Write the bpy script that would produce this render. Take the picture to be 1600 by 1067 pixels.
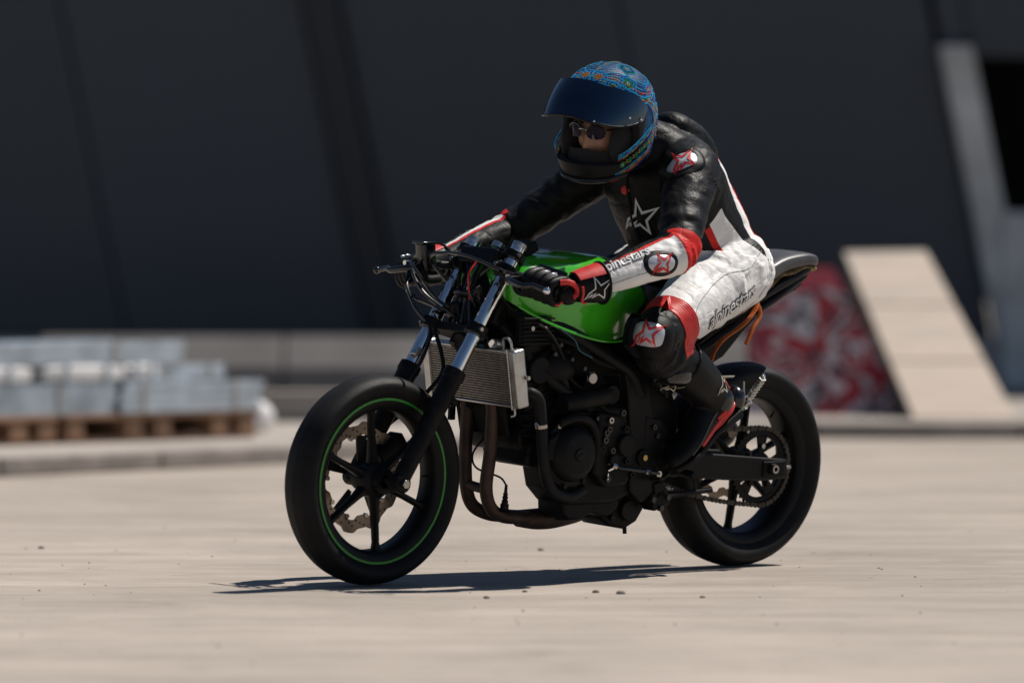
import bpy, bmesh, math, random
from mathutils import Vector, Matrix, noise
from mathutils.bvhtree import BVHTree

random.seed(7)
scene = bpy.context.scene
for o in list(bpy.data.objects):
    bpy.data.objects.remove(o)
C = scene.collection
PI = math.pi
rad = math.radians

# ------------------------------------------------------------------ camera, sky, sun, exposure
FPX = 8600.0            # focal length in photo pixels (photo 1600 wide)
HORIZON = 402.0         # horizon row in the photo
CAM_H = 0.895
CAM_D = 15.0
PITCH = math.atan((533.5 - HORIZON) / FPX)
cam_data = bpy.data.cameras.new('camera')
cam_data.sensor_width = 36.0
cam_data.lens = FPX / 1600 * 36
cam_data.clip_start = 0.1
cam_data.clip_end = 3000
cam_data.dof.use_dof = True
cam_data.dof.focus_distance = 15.35
cam_data.dof.aperture_fstop = 1.9
cam = bpy.data.objects.new('camera', cam_data)
cam.location = (0, -CAM_D, CAM_H)
cam.rotation_euler = (PI / 2 - PITCH, 0, 0)
C.objects.link(cam)
scene.camera = cam

SUN = Vector((0.52, 0.35, 1.0)).normalized()
world = bpy.data.worlds.new('World')
scene.world = world
world.use_nodes = True
wn = world.node_tree
sky = wn.nodes.new('ShaderNodeTexSky')
sky.sky_type = 'NISHITA'
sky.sun_disc = False
sky.sun_elevation = math.asin(SUN.z)
sky.sun_rotation = math.atan2(SUN.x, SUN.y)
sky.air_density = 1.0
sky.dust_density = 0.2
sky.altitude = 1500
wn.links.new(sky.outputs[0], wn.nodes['Background'].inputs[0])
wn.nodes['Background'].inputs[1].default_value = 0.055
sl = bpy.data.lights.new('sun', 'SUN')
sl.energy = 4.9
sl.angle = rad(0.53)
sl.color = (1.0, 0.94, 0.86)
so = bpy.data.objects.new('sun', sl)
so.rotation_euler = (-SUN).to_track_quat('-Z', 'Y').to_euler()
so.location = (6, 4, 12)
C.objects.link(so)
scene.view_settings.view_transform = 'Standard'
scene.view_settings.look = 'None'
scene.view_settings.exposure = 0.12
scene.view_settings.gamma = 1.0

# ------------------------------------------------------------------ materials
MATS = {}
def newmat(name):
    m = bpy.data.materials.new(name)
    m.use_nodes = True
    nt = m.node_tree
    return m, nt, nt.nodes['Principled BSDF']

def mat(name, col, rough=0.5, metal=0.0, var=0.15, vscale=30.0, bump=0.0, bscale=200.0, coat=0.0,
        rvar=0.12, spec=0.5, stretch=None, dirt=None, dirt_amt=0.0):
    if name in MATS:
        return MATS[name]
    m, nt, b = newmat(name)
    N, L = nt.nodes, nt.links
    tc = N.new('ShaderNodeTexCoord')
    vec = tc.outputs['Object']
    if stretch:
        mp = N.new('ShaderNodeMapping'); mp.inputs['Scale'].default_value = stretch
        L.new(vec, mp.inputs[0]); vec = mp.outputs[0]
    nz = N.new('ShaderNodeTexNoise'); nz.inputs['Scale'].default_value = vscale; nz.inputs['Detail'].default_value = 6
    L.new(vec, nz.inputs['Vector'])
    r = N.new('ShaderNodeValToRGB')
    r.color_ramp.elements[0].position = 0.3; r.color_ramp.elements[1].position = 0.7
    r.color_ramp.elements[0].color = tuple(c * (1 - var) for c in col) + (1,)
    r.color_ramp.elements[1].color = tuple(min(1, c * (1 + var)) for c in col) + (1,)
    L.new(nz.outputs[0], r.inputs[0])
    out = r.outputs[0]
    if dirt:
        n2 = N.new('ShaderNodeTexNoise'); n2.inputs['Scale'].default_value = vscale * .45; n2.inputs['Detail'].default_value = 8
        L.new(vec, n2.inputs['Vector'])
        mr = N.new('ShaderNodeMapRange'); mr.inputs[1].default_value = .5; mr.inputs[2].default_value = .75
        mr.inputs[4].default_value = dirt_amt
        L.new(n2.outputs[0], mr.inputs[0])
        mx = N.new('ShaderNodeMix'); mx.data_type = 'RGBA'
        L.new(mr.outputs[0], mx.inputs[0]); L.new(out, mx.inputs[6]); mx.inputs[7].default_value = dirt + (1,)
        out = mx.outputs[2]
    L.new(out, b.inputs['Base Color'])
    mr = N.new('ShaderNodeMapRange')
    mr.inputs[3].default_value = max(0.02, rough - rvar); mr.inputs[4].default_value = min(1, rough + rvar)
    L.new(nz.outputs[0], mr.inputs[0]); L.new(mr.outputs[0], b.inputs['Roughness'])
    b.inputs['Metallic'].default_value = metal
    b.inputs['Specular IOR Level'].default_value = spec
    b.inputs['Coat Weight'].default_value = coat
    b.inputs['Coat Roughness'].default_value = 0.06
    if bump > 0:
        nb = N.new('ShaderNodeTexNoise'); nb.inputs['Scale'].default_value = bscale; nb.inputs['Detail'].default_value = 4
        L.new(vec, nb.inputs['Vector'])
        bp = N.new('ShaderNodeBump'); bp.inputs['Strength'].default_value = bump; bp.inputs['Distance'].default_value = 0.002
        L.new(nb.outputs[0], bp.inputs['Height']); L.new(bp.outputs[0], b.inputs['Normal'])
    MATS[name] = m
    return m

rubber = mat('rubber', (.008, .008, .0085), .58, 0, .3, 22, .2, 420, dirt=(.032, .028, .024), dirt_amt=.35, spec=.16)
blk_gloss = mat('black_gloss', (.006, .006, .007), .2, 0, .2, 20, 0, coat=.2)
blk_satin = mat('black_satin', (.006, .006, .0065), .42, 0, .25, 25, .1, 300, dirt=(.014, .012, .011), dirt_amt=.5, spec=.14)
blk_cast = mat('black_cast_metal', (.006, .006, .0065), .5, .0, .3, 40, .3, 500, dirt=(.020, .016, .012), dirt_amt=.7, spec=.12)
blk_matte = mat('black_matte', (.006, .006, .006), .7, 0, .3, 40, .1, 400, spec=.2)
chrome = mat('chrome', (.78, .79, .80), .07, 1, .05, 60, 0, rvar=.05)
steel = mat('steel', (.5, .49, .47), .3, 1, .15, 60, .05, 400)
alu = mat('aluminium', (.50, .50, .49), .38, 1, .12, 30, .12, 300, dirt=(.25, .23, .2), dirt_amt=.5)
fin_m = mat('radiator_fin', (.36, .33, .30), .45, .85, .25, 120, .1, 500, dirt=(.12, .10, .08), dirt_amt=.6)
core_m = mat('radiator_core', (.035, .03, .027), .8, .2, .4, 200, .4, 900)
disc_m = mat('brake_steel', (.28, .22, .17), .4, .9, .15, 60, .05, 300)
rust_m = mat('rusty_pipe', (.055, .034, .026), .6, .5, .5, 18, .25, 200, dirt=(.10, .045, .02), dirt_amt=.5)
green_m = mat('green_paint', (.045, .40, .015), .16, 0, .06, 6, 0, coat=.8, rvar=.05)
stripe_m = mat('green_stripe', (.02, .22, .02), .4, 0, .2, 40)
seat_m = mat('seat_vinyl', (.05, .05, .052), .42, 0, .3, 18, .25, 90, dirt=(.12, .115, .11), dirt_amt=.5)
foam_m = mat('seat_foam', (.23, .15, .06), .9, 0, .4, 60, .5, 120)
orange_m = mat('orange_webbing', (.55, .13, .02), .7, 0, .2, 60, .3, 600)
red_wire = mat('red_wire', (.5, .01, .02), .4, 0, .1)
red_m = mat('red_leather', (.55, .022, .018), .45, 0, .12, 30, .15, 300)
redpr_m = mat('red_print', (.60, .02, .02), .5, 0, .05)
silver_pr = mat('silver_print', (.62, .63, .63), .4, 0, .05)
cream_pr = mat('cream_print', (.5, .45, .36), .5, 0, .05)
white_pr = mat('white_print', (.75, .75, .74), .45, 0, .04)
black_pr = mat('black_print', (.012, .012, .013), .5, 0, .05)
cup_m = mat('silver_cup', (.50, .52, .56), .3, .2, .06, 10, 0, coat=.4)
blk_lea = mat('black_leather', (.005, .005, .0055), .48, 0, .2, 40, .3, 260, spec=.14)
skin_m = mat('skin', (.36, .19, .125), .5, 0, .12, 40, .15, 300)
glass_m = mat('dark_lens', (.012, .006, .02), .06, 0, .05, 5, coat=0, rvar=.02, spec=.12)
hel_in = mat('helmet_lining', (.008, .008, .009), .85, 0, .2, 80, .3, 500)
hel_blk = mat('helmet_black', (.006, .006, .007), .32, 0, .2, 30, .05, 200, spec=.35)
bolt_m = mat('bolt_steel', (.38, .36, .34), .28, 1, .1, 60)
bolt_dk = mat('dark_bolt', (.06, .057, .053), .4, .8, .2, 60)

def visor_material():
    m, nt, b = newmat('visor_mirror')
    b.inputs['Base Color'].default_value = (.012, .034, .070, 1)
    b.inputs['Metallic'].default_value = .85
    b.inputs['Roughness'].default_value = .09
    b.inputs['Coat Weight'].default_value = .6
    N, L = nt.nodes, nt.links
    tc = N.new('ShaderNodeTexCoord'); nz = N.new('ShaderNodeTexNoise'); nz.inputs['Scale'].default_value = 9
    L.new(tc.outputs['Object'], nz.inputs['Vector'])
    mr = N.new('ShaderNodeMapRange'); mr.inputs[3].default_value = .05; mr.inputs[4].default_value = .16
    L.new(nz.outputs[0], mr.inputs[0]); L.new(mr.outputs[0], b.inputs['Roughness'])
    return m
visor_m = visor_material()

def suit_material():
    m, nt, b = newmat('leather_suit')
    N, L = nt.nodes, nt.links
    tc = N.new('ShaderNodeTexCoord')
    def thr(attr):
        a = N.new('ShaderNodeAttribute'); a.attribute_name = attr
        g = N.new('ShaderNodeMapRange'); g.inputs[1].default_value = -.0008; g.inputs[2].default_value = .0008
        L.new(a.outputs['Fac'], g.inputs[0]); return g.outputs[0]
    nz = N.new('ShaderNodeTexNoise'); nz.inputs['Scale'].default_value = 12; nz.inputs['Detail'].default_value = 6
    L.new(tc.outputs['Object'], nz.inputs['Vector'])
    def ramp(a, b_):
        r = N.new('ShaderNodeValToRGB'); r.color_ramp.elements[0].position = .3; r.color_ramp.elements[1].position = .7
        r.color_ramp.elements[0].color = a + (1,); r.color_ramp.elements[1].color = b_ + (1,)
        L.new(nz.outputs[0], r.inputs[0]); return r.outputs[0]
    blk = ramp((.005, .005, .0055), (.008, .008, .009))
    wht = ramp((.70, .69, .67), (.82, .81, .79))
    red = ramp((.50, .016, .014), (.62, .025, .02))
    m1 = N.new('ShaderNodeMix'); m1.data_type = 'RGBA'
    L.new(thr('white'), m1.inputs[0]); L.new(blk, m1.inputs[6]); L.new(wht, m1.inputs[7])
    m2 = N.new('ShaderNodeMix'); m2.data_type = 'RGBA'
    L.new(thr('red'), m2.inputs[0]); L.new(m1.outputs[2], m2.inputs[6]); L.new(red, m2.inputs[7])
    L.new(m2.outputs[2], b.inputs['Base Color'])
    b.inputs['Roughness'].default_value = .5
    b.inputs['Specular IOR Level'].default_value = .16
    nb = N.new('ShaderNodeTexNoise'); nb.inputs['Scale'].default_value = 320; nb.inputs['Detail'].default_value = 3
    L.new(tc.outputs['Object'], nb.inputs['Vector'])
    nc = N.new('ShaderNodeTexNoise'); nc.inputs['Scale'].default_value = 16; nc.inputs['Detail'].default_value = 5; nc.inputs['Distortion'].default_value = 1.2
    L.new(tc.outputs['Object'], nc.inputs['Vector'])
    b1 = N.new('ShaderNodeBump'); b1.inputs['Strength'].default_value = .15; b1.inputs['Distance'].default_value = .001
    rn = N.new('ShaderNodeTexNoise'); rn.inputs['Scale'].default_value = 9; rn.inputs['Detail'].default_value = 2.5; rn.inputs['Distortion'].default_value = 1.8
    L.new(tc.outputs['Object'], rn.inputs['Vector'])
    s1 = N.new('ShaderNodeMath'); s1.operation = 'SUBTRACT'; s1.inputs[1].default_value = .5; L.new(rn.outputs[0], s1.inputs[0])
    s2 = N.new('ShaderNodeMath'); s2.operation = 'ABSOLUTE'; L.new(s1.outputs[0], s2.inputs[0])
    s3 = N.new('ShaderNodeMapRange'); s3.interpolation_type = 'SMOOTHSTEP'; s3.inputs[2].default_value = .045; L.new(s2.outputs[0], s3.inputs[0])
    b3 = N.new('ShaderNodeBump'); b3.inputs['Strength'].default_value = .16; b3.inputs['Distance'].default_value = .005
    L.new(s3.outputs[0], b3.inputs['Height'])
    b2 = N.new('ShaderNodeBump'); L.new(b3.outputs[0], b2.inputs['Normal']); b2.inputs['Strength'].default_value = .3; b2.inputs['Distance'].default_value = .008
    L.new(nb.outputs[0], b1.inputs['Height']); L.new(nc.outputs[0], b2.inputs['Height'])
    L.new(b2.outputs[0], b1.inputs['Normal']); L.new(b1.outputs[0], b.inputs['Normal'])
    return m
suit_m = suit_material()

# ------------------------------------------------------------------ mesh helpers
def V(*a): return Vector(a)

def tag(o, label=None, cat=None, group=None, kind=None):
    if label: o['label'] = label
    if cat: o['category'] = cat
    if group: o['group'] = group
    if kind: o['kind'] = kind
    return o

def empty(name, mw=None, loc=None):
    o = bpy.data.objects.new(name, None)
    o.empty_display_size = .1
    C.objects.link(o)
    if mw: o.matrix_world = mw
    if loc: o.location = loc
    return o

def frame_of(d, up=None):
    d = d.normalized()
    u = up if up is not None else (V(0, 0, 1) if abs(d.z) < .95 else V(1, 0, 0))
    a = u.cross(d)
    if a.length < 1e-6: a = V(0, 1, 0).cross(d)
    a.normalize(); b = d.cross(a).normalized()
    return a, b, d

def crom(pts, n):
    """Catmull-Rom through tuples, n samples per span"""
    P = [tuple(p) for p in pts]
    P = [tuple(2 * a - b for a, b in zip(P[0], P[1]))] + P + [tuple(2 * a - b for a, b in zip(P[-1], P[-2]))]
    out = []
    for i in range(1, len(P) - 2):
        for k in range(n):
            t = k / n
            out.append(tuple(.5 * (2 * b + (c - a) * t + (2 * a - 5 * b + 4 * c - d) * t * t + (3 * b - a - 3 * c + d) * t ** 3)
                             for a, b, c, d in zip(P[i - 1], P[i], P[i + 1], P[i + 2])))
    out.append(P[-2])
    return out

class MB:
    def __init__(s): s.v = []; s.f = []; s.mi = []; s.cur = 0
    def _f(s, idx): s.f.append(tuple(idx)); s.mi.append(s.cur)
    def verts(s, vs):
        n = len(s.v); s.v.extend(Vector(v) for v in vs); return n
    def box(s, c, size, rot=None):
        c = Vector(c); hx, hy, hz = [x / 2 for x in size]
        P = [V(x, y, z) for z in (-hz, hz) for y in (-hy, hy) for x in (-hx, hx)]
        if rot is not None: P = [rot @ p for p in P]
        n = s.verts([c + p for p in P])
        for q in ((0, 2, 3, 1), (4, 5, 7, 6), (0, 1, 5, 4), (2, 6, 7, 3), (0, 4, 6, 2), (1, 3, 7, 5)):
            s._f([n + i for i in q])
        return s
    def beam(s, p0, p1, w, h, up=None):
        p0, p1 = Vector(p0), Vector(p1)
        a, b, d = frame_of(p1 - p0, up)
        n = s.verts([p + a * (w / 2 * sx) + b * (h / 2 * sy) for p in (p0, p1) for sy in (-1, 1) for sx in (-1, 1)])
        for q in ((0, 2, 3, 1), (4, 5, 7, 6), (0, 1, 5, 4), (2, 6, 7, 3), (0, 4, 6, 2), (1, 3, 7, 5)):
            s._f([n + i for i in q])
        return s
    def prism(s, poly, p0, ax, ay, ext):
        """polygon (2D) in plane p0,ax,ay extruded by vector ext"""
        p0, ax, ay, ext = Vector(p0), Vector(ax), Vector(ay), Vector(ext)
        k = len(poly)
        n = s.verts([p0 + ax * x + ay * y for x, y in poly] + [p0 + ax * x + ay * y + ext for x, y in poly])
        s._f([n + i for i in range(k)][::-1]); s._f([n + k + i for i in range(k)])
        for i in range(k):
            j = (i + 1) % k
            s._f([n + i, n + j, n + k + j, n + k + i])
        return s
    def rings(s, rs, cap=True, closed=False):
        k = len(rs[0]); n = s.verts([p for r in rs for p in r]); m = len(rs)
        for i in range(m - 1 if not closed else m):
            i2 = (i + 1) % m
            for j in range(k):
                j2 = (j + 1) % k
                s._f([n + i * k + j, n + i * k + j2, n + i2 * k + j2, n + i2 * k + j])
        if cap and not closed:
            s._f([n + j for j in range(k)][::-1]); s._f([n + (m - 1) * k + j for j in range(k)])
        return s
    def cyl(s, p0, p1, r0, r1=None, n=20):
        p0, p1 = Vector(p0), Vector(p1); r1 = r0 if r1 is None else r1
        a, b, d = frame_of(p1 - p0)
        return s.rings([[p + a * (r * math.cos(2 * PI * k / n)) + b * (r * math.sin(2 * PI * k / n)) for k in range(n)]
                        for p, r in ((p0, r0), (p1, r1))])
    def tube(s, pts, r, n=10, sub=6, smooth=True, rb=None, up=None):
        """pts: (x,y,z) or (x,y,z,r); round (or elliptic, rb factor) tube"""
        P = [tuple(p) if len(p) == 4 else tuple(p) + (r,) for p in pts]
        if smooth and len(P) > 2: P = crom(P, sub)
        rs = []; a = None
        for i, p in enumerate(P):
            d = Vector(P[min(i + 1, len(P) - 1)][:3]) - Vector(P[max(i - 1, 0)][:3])
            if d.length < 1e-9: d = V(0, 0, 1)
            d.normalize()
            if a is None:
                a, b, _ = frame_of(d, up)
            else:
                a = (a - d * a.dot(d)).normalized(); b = d.cross(a)
            c = Vector(p[:3]); q = p[3]
            rs.append([c + a * (q * math.cos(2 * PI * k / n)) + b * (q * (rb or 1) * math.sin(2 * PI * k / n)) for k in range(n)])
        return s.rings(rs)
    def lathe(s, prof, c, axis=(0, 1, 0), n=64, closed=False):
        """prof: (r, h) about axis through c"""
        c = Vector(c); a, b, d = frame_of(Vector(axis))
        return s.rings([[c + d * h + a * (r * math.cos(2 * PI * k / n)) + b * (r * math.sin(2 * PI * k / n)) for k in range(n)]
                        for r, h in prof], cap=not closed, closed=closed)
    def ball(s, c, r, n=12, m=8, scale=(1, 1, 1), rot=None):
        c = Vector(c); rs = []
        for i in range(m + 1):
            th = PI * (i + .02) / (m + .04)
            ring = []
            for k in range(n):
                p = V(math.sin(th) * math.cos(2 * PI * k / n) * scale[0], math.sin(th) * math.sin(2 * PI * k / n) * scale[1], -math.cos(th) * scale[2]) * r
                ring.append(c + (rot @ p if rot else p))
            rs.append(ring)
        return s.rings(rs)
    def mesh(s, name, mats):
        me = bpy.data.meshes.new(name)
        me.from_pydata([tuple(v) for v in s.v], [], s.f)
        for m in (mats if isinstance(mats, (list, tuple)) else [mats]): me.materials.append(m)
        if any(s.mi): me.polygons.foreach_set('material_index', s.mi)
        me.validate(); me.update()
        bm = bmesh.new(); bm.from_mesh(me); bmesh.ops.recalc_face_normals(bm, faces=bm.faces); bm.to_mesh(me); bm.free()
        return me
    def build(s, name, mats, parent=None, smooth=True, bevel=0, seg=2, ang=35):
        me = s.mesh(name, mats)
        return link(name, me, parent, smooth, bevel, seg, ang)

def link(name, me, parent=None, smooth=True, bevel=0, seg=2, ang=35):
    if smooth:
        me.polygons.foreach_set('use_smooth', [True] * len(me.polygons))
        me.set_sharp_from_angle(angle=rad(ang))
    o = bpy.data.objects.new(name, me); C.objects.link(o)
    if parent: o.parent = parent
    if bevel:
        b = o.modifiers.new('bevel', 'BEVEL'); b.width = bevel; b.segments = seg; b.limit_method = 'ANGLE'; b.angle_limit = rad(40)
        b.harden_normals = False
    return o

# ------------------------------------------------------------------ the setting
def ground_material(name, c0, c1, streak=True):
    m, nt, b = newmat(name)
    N, L = nt.nodes, nt.links
    tc = N.new('ShaderNodeTexCoord')
    def nz(scale, detail=8, st=(1, 1, 1), dist=0.0):
        mp = N.new('ShaderNodeMapping'); mp.inputs['Scale'].default_value = st
        L.new(tc.outputs['Object'], mp.inputs[0])
        n = N.new('ShaderNodeTexNoise'); n.inputs['Scale'].default_value = scale; n.inputs['Detail'].default_value = detail
        n.inputs['Distortion'].default_value = dist; n.inputs['Roughness'].default_value = .62
        L.new(mp.outputs[0], n.inputs['Vector']); return n.outputs[0]
    def mul(col, fac, lo, hi, a, b_):
        mr = N.new('ShaderNodeMapRange'); mr.inputs[1].default_value = lo; mr.inputs[2].default_value = hi
        mr.inputs[3].default_value = a; mr.inputs[4].default_value = b_
        L.new(fac, mr.inputs[0])
        mx = N.new('ShaderNodeMix'); mx.data_type = 'RGBA'; mx.blend_type = 'MULTIPLY'; mx.inputs[0].default_value = 1
        L.new(col, mx.inputs[6])
        cb = N.new('ShaderNodeCombineColor')
        for i in range(3): L.new(mr.outputs[0], cb.inputs[i])
        L.new(cb.outputs[0], mx.inputs[7]); return mx.outputs[2]
    r = N.new('ShaderNodeValToRGB')
    r.color_ramp.elements[0].position = .32; r.color_ramp.elements[1].position = .68
    r.color_ramp.elements[0].color = c0 + (1,); r.color_ramp.elements[1].color = c1 + (1,)
    L.new(nz(.55, 6, (.7, .25, 1), .6), r.inputs[0])
    col = r.outputs[0]
    col = mul(col, nz(1.1, 9, (.5, 2.6, 1), .4), .35, .7, .80, 1.08)     # broom and tyre streaks across the yard
    col = mul(col, nz(26, 6, (.35, 1.5, 1), .2), .3, .7, .93, 1.05)
    col = mul(col, nz(130, 4), .25, .45, .76, 1.0)
    col = mul(col, nz(9, 8, (.22, 3.2, 1), .3), .33, .62, .90, 1.06)
    col = mul(col, nz(46, 3, (.5, 1, 1), .6), .27, .33, .62, 1.0)
    col = mul(col, nz(7, 10, (.6, .9, 1), 1.5), .30, .38, .78, 1.0)      # darker stains
    col = mul(col, nz(2.3, 7, (.8, 1.0, 1), .8), .30, .62, .86, 1.05)
    col = mul(col, nz(260, 2), .22, .36, .70, 1.0)
    L.new(col, b.inputs['Base Color'])
    b.inputs['Roughness'].default_value = .85
    b.inputs['Specular IOR Level'].default_value = .25
    bp = N.new('ShaderNodeBump'); bp.inputs['Strength'].default_value = .5; bp.inputs['Distance'].default_value = .004
    L.new(nz(70, 6, (.5, 1.2, 1)), bp.inputs['Height']); L.new(bp.outputs[0], b.inputs['Normal'])
    return m

conc_m = ground_material('yard_concrete', (.358, .311, .268), (.468, .406, .350))
slab_m = ground_material('pavement_concrete', (.35, .312, .28), (.44, .395, .352))
kerb_m = mat('kerb_concrete', (.27, .235, .21), .9, 0, .25, 6, .4, 60)
wall_m = mat('wall_cladding', (.031, .040, .053), .5, .0, .16, .8, .05, 40)
wall2_m = mat('wall_cladding_worn', (.028, .037, .048), .5, .0, .16, .8, .05, 40)
post_m = mat('dark_post', (.016, .018, .022), .6, 0, .2, 3)
beam_m = mat('grey_concrete', (.52, .52, .50), .9, 0, .2, 4, .3, 50)
plinth_m = mat('plinth_concrete', (.34, .32, .31), .9, 0, .2, 3, .3, 50)
void_m = mat('dark_interior', (.006, .006, .007), .9, 0, .2, 3)  # near-black colour stands in for the shade inside the wall opening

g = MB(); g.v = [V(-400, -200, 0), V(400, -200, 0), V(400, 700, 0), V(-400, 700, 0)]; g.f = [(0, 1, 2, 3)]; g.mi = [0]
tag(g.build('ground', conc_m, smooth=False), kind='structure', label='pale beige swept concrete yard')

KU = V(.603, .798, 0); KN = V(-.798, .603, 0); K0 = V(-2.08, 7.40, 0)
def kp(t, n, z): return K0 + KU * t + KN * n + V(0, 0, z)
m = MB()
KC = kp(5.94, 0, 0)      # the kerb turns here and runs on parallel to the wall
in0, in1 = kp(-30, .158, 0), KC + V(-.158 * .5, .158, 0)
m.prism([(in0.x, in0.y), (in1.x, in1.y), (60, KC.y + .158), (60, 100), (-80, 100), (-80, in0.y)], V(0, 0, -.05), V(1, 0, 0), V(0, 1, 0), V(0, 0, .126))
tag(m.build('pavement', slab_m, smooth=False), kind='structure', label='raised concrete pavement beyond the kerb')
kerb = empty('kerb', loc=kp(0, 0, 0)); tag(kerb, kind='structure', label='low concrete kerb crossing behind the motorcycle')
for i in range(-4, 8):
    MB().prism([(.006, 0), (.994, 0), (.994, .155), (.006, .155)], KC - kp(0, 0, 0) + V(i + 4, 0, 0), V(1, 0, 0), V(0, 1, 0), V(0, 0, .08 + random.uniform(-.002, .002))).build('kerb_stone', kerb_m, kerb, bevel=.012)
    if i > 4: continue
    kb = MB().prism([(0.006, 0), (.994, 0), (.994, .155), (.006, .155)], KU * i, KU, KN, V(0, 0, .08 + random.uniform(-.002, .002)))
    kb.build('kerb_stone', kerb_m, kerb, bevel=.012)

# building: wall of cladding strips that lean to the left like its posts
WY = 19.0
bld = empty('building', loc=(0, WY, 0))
tag(bld, 'dark blue grey clad building wall with leaning concrete posts', 'building')
LEANW = -.2
def strip(x0, x1, z0, z1, y, th, name, mm, bev=.01):
    P = [(x0 + LEANW * z0, z0), (x1 + LEANW * z0, z0), (x1 + LEANW * z1, z1), (x0 + LEANW * z1, z1)]
    return MB().prism(P, V(0, y, 0), V(1, 0, 0), V(0, 0, 1), V(0, th, 0)).build(name, mm, bld, smooth=False, bevel=bev)
xs = [-15.4, -13.5, -11.6, -9.7, -7.8, -5.9, -4.0, -2.3, -.80, -.58, 1.15, 3.06]
for i in range(len(xs) - 1):
    if i == 8: continue
    strip(xs[i] + .006, xs[i + 1] - .006, .40, 3.2, .03 + .005 * (i % 2), .2, 'wall_panel', wall_m if i % 3 else wall2_m)
    strip(xs[i] + .006, xs[i + 1] - .006, 3.22, 6.0, .03 + .005 * ((i + 1) % 2), .2, 'wall_panel', wall_m)
strip(-.795, -.585, .40, 6.0, -.05, .3, 'post', post_m)
strip(3.07, 3.27, .076, 2.2, -.14, .3, 'concrete_post', beam_m, .02)
strip(3.28, 13, 2.13, 6.0, .03, .2, 'wall_panel', wall2_m)
strip(3.1, 3.27, 2.22, 6.0, .03, .2, 'wall_panel', wall_m)
MB().box((0, .1, .22), (26, .5, .36)).build('plinth', plinth_m, bld, smooth=False, bevel=.02)
MB().box((8.11, .06, .63), (10.2, .5, 1.09)).build('concrete_parapet', beam_m, bld, smooth=False, bevel=.02)
mm = MB()
mm.box((8, 3.0, 1.9), (12, .1, 2.6)).box((8, 1.6, 3.0), (12, 3, .1)).box((1.98, 1.6, 1.5), (.1, 2.7, 3)).box((14, 1.6, 1.5), (.1, 3, 3)).box((8, 1.7, .3), (12, 2.6, .1))
mm.build('dark_interior', void_m, bld, smooth=False)  # closed box with a ceiling, coloured black to keep the opening dark
MB().box((-1, 2.6, 6.05), (32, 5.4, .1)).build('roof', void_m, bld, smooth=False)
MB().box((-6.6, .3, 3.05), (18.6, .06, 5.7)).box((8.5, .3, 4.2), (12, .06, 3.6)).build('backing', void_m, bld, smooth=False)

# kicker ramp and printed board on the right
def at_px(px, py, Y):
    """point seen at photo pixel px,py on the plane world y = Y"""
    D = (Y + CAM_D)
    c, s = math.cos(PITCH), math.sin(PITCH)
    d = V((px - 800) / FPX, c + s * (533.5 - py) / FPX, -s + c * (533.5 - py) / FPX)
    return V(0, -CAM_D, CAM_H) + d * (D / d.y)
ply_m = mat('ramp_plywood', (.52, .425, .345), .7, 0, .12, 3, .2, 60, stretch=(1, 1, 6), dirt=(.42, .38, .33), dirt_amt=.6)
rampside_m = mat('ramp_side', (.10, .09, .085), .8, 0, .2, 6)
ramp = empty('kicker_ramp', loc=(2.5, 12.7, .076))
tag(ramp, 'pale plywood kicker ramp standing against the dark wall', 'ramp')
tl, tr = at_px(1318, 392, 14.3), at_px(1446, 390, 14.3)
bl, br = at_px(1428, 652, 12.9), at_px(1588, 654, 12.9)
bl.z = br.z = .078
base = V(2.5, 12.7, .076)
def lc(p): return p - base
n_pl = 3
for i in range(n_pl):
    f0, f1 = i / n_pl + .004, (i + 1) / n_pl - .004
    q = [lc(tl.lerp(bl, f0)), lc(tr.lerp(br, f0)), lc(tr.lerp(br, f1)), lc(tl.lerp(bl, f1))]
    nrm = (q[1] - q[0]).cross(q[3] - q[0]).normalized()
    if nrm.z < 0: nrm = -nrm
    pm = MB(); k = pm.verts(q + [p - nrm * .02 for p in q])
    for fc in ((0, 1, 2, 3), (7, 6, 5, 4), (0, 4, 5, 1), (1, 5, 6, 2), (2, 6, 7, 3), (3, 7, 4, 0)): pm._f(fc)
    pm.build('ramp_board', ply_m, ramp, smooth=False, bevel=.004)
for e0, e1 in ((tl, bl), (tr, br)):
    dx = .02 if e0 is tl else -.04
    pm = MB(); o2 = V(dx, 0, -.03)
    T, B = lc(e0) + o2, lc(e1) + o2; B.z = 0.002; D_ = V(T.x, T.y, 0.002)
    k = pm.verts([T, B, D_, T + V(.02, 0, 0), B + V(.02, 0, 0), D_ + V(.02, 0, 0)])
    for fc in ((0, 1, 2), (5, 4, 3), (0, 3, 4, 1), (1, 4, 5, 2), (2, 5, 3, 0)): pm._f(fc)
    pm.build('ramp_side', rampside_m, ramp, smooth=False)

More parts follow.
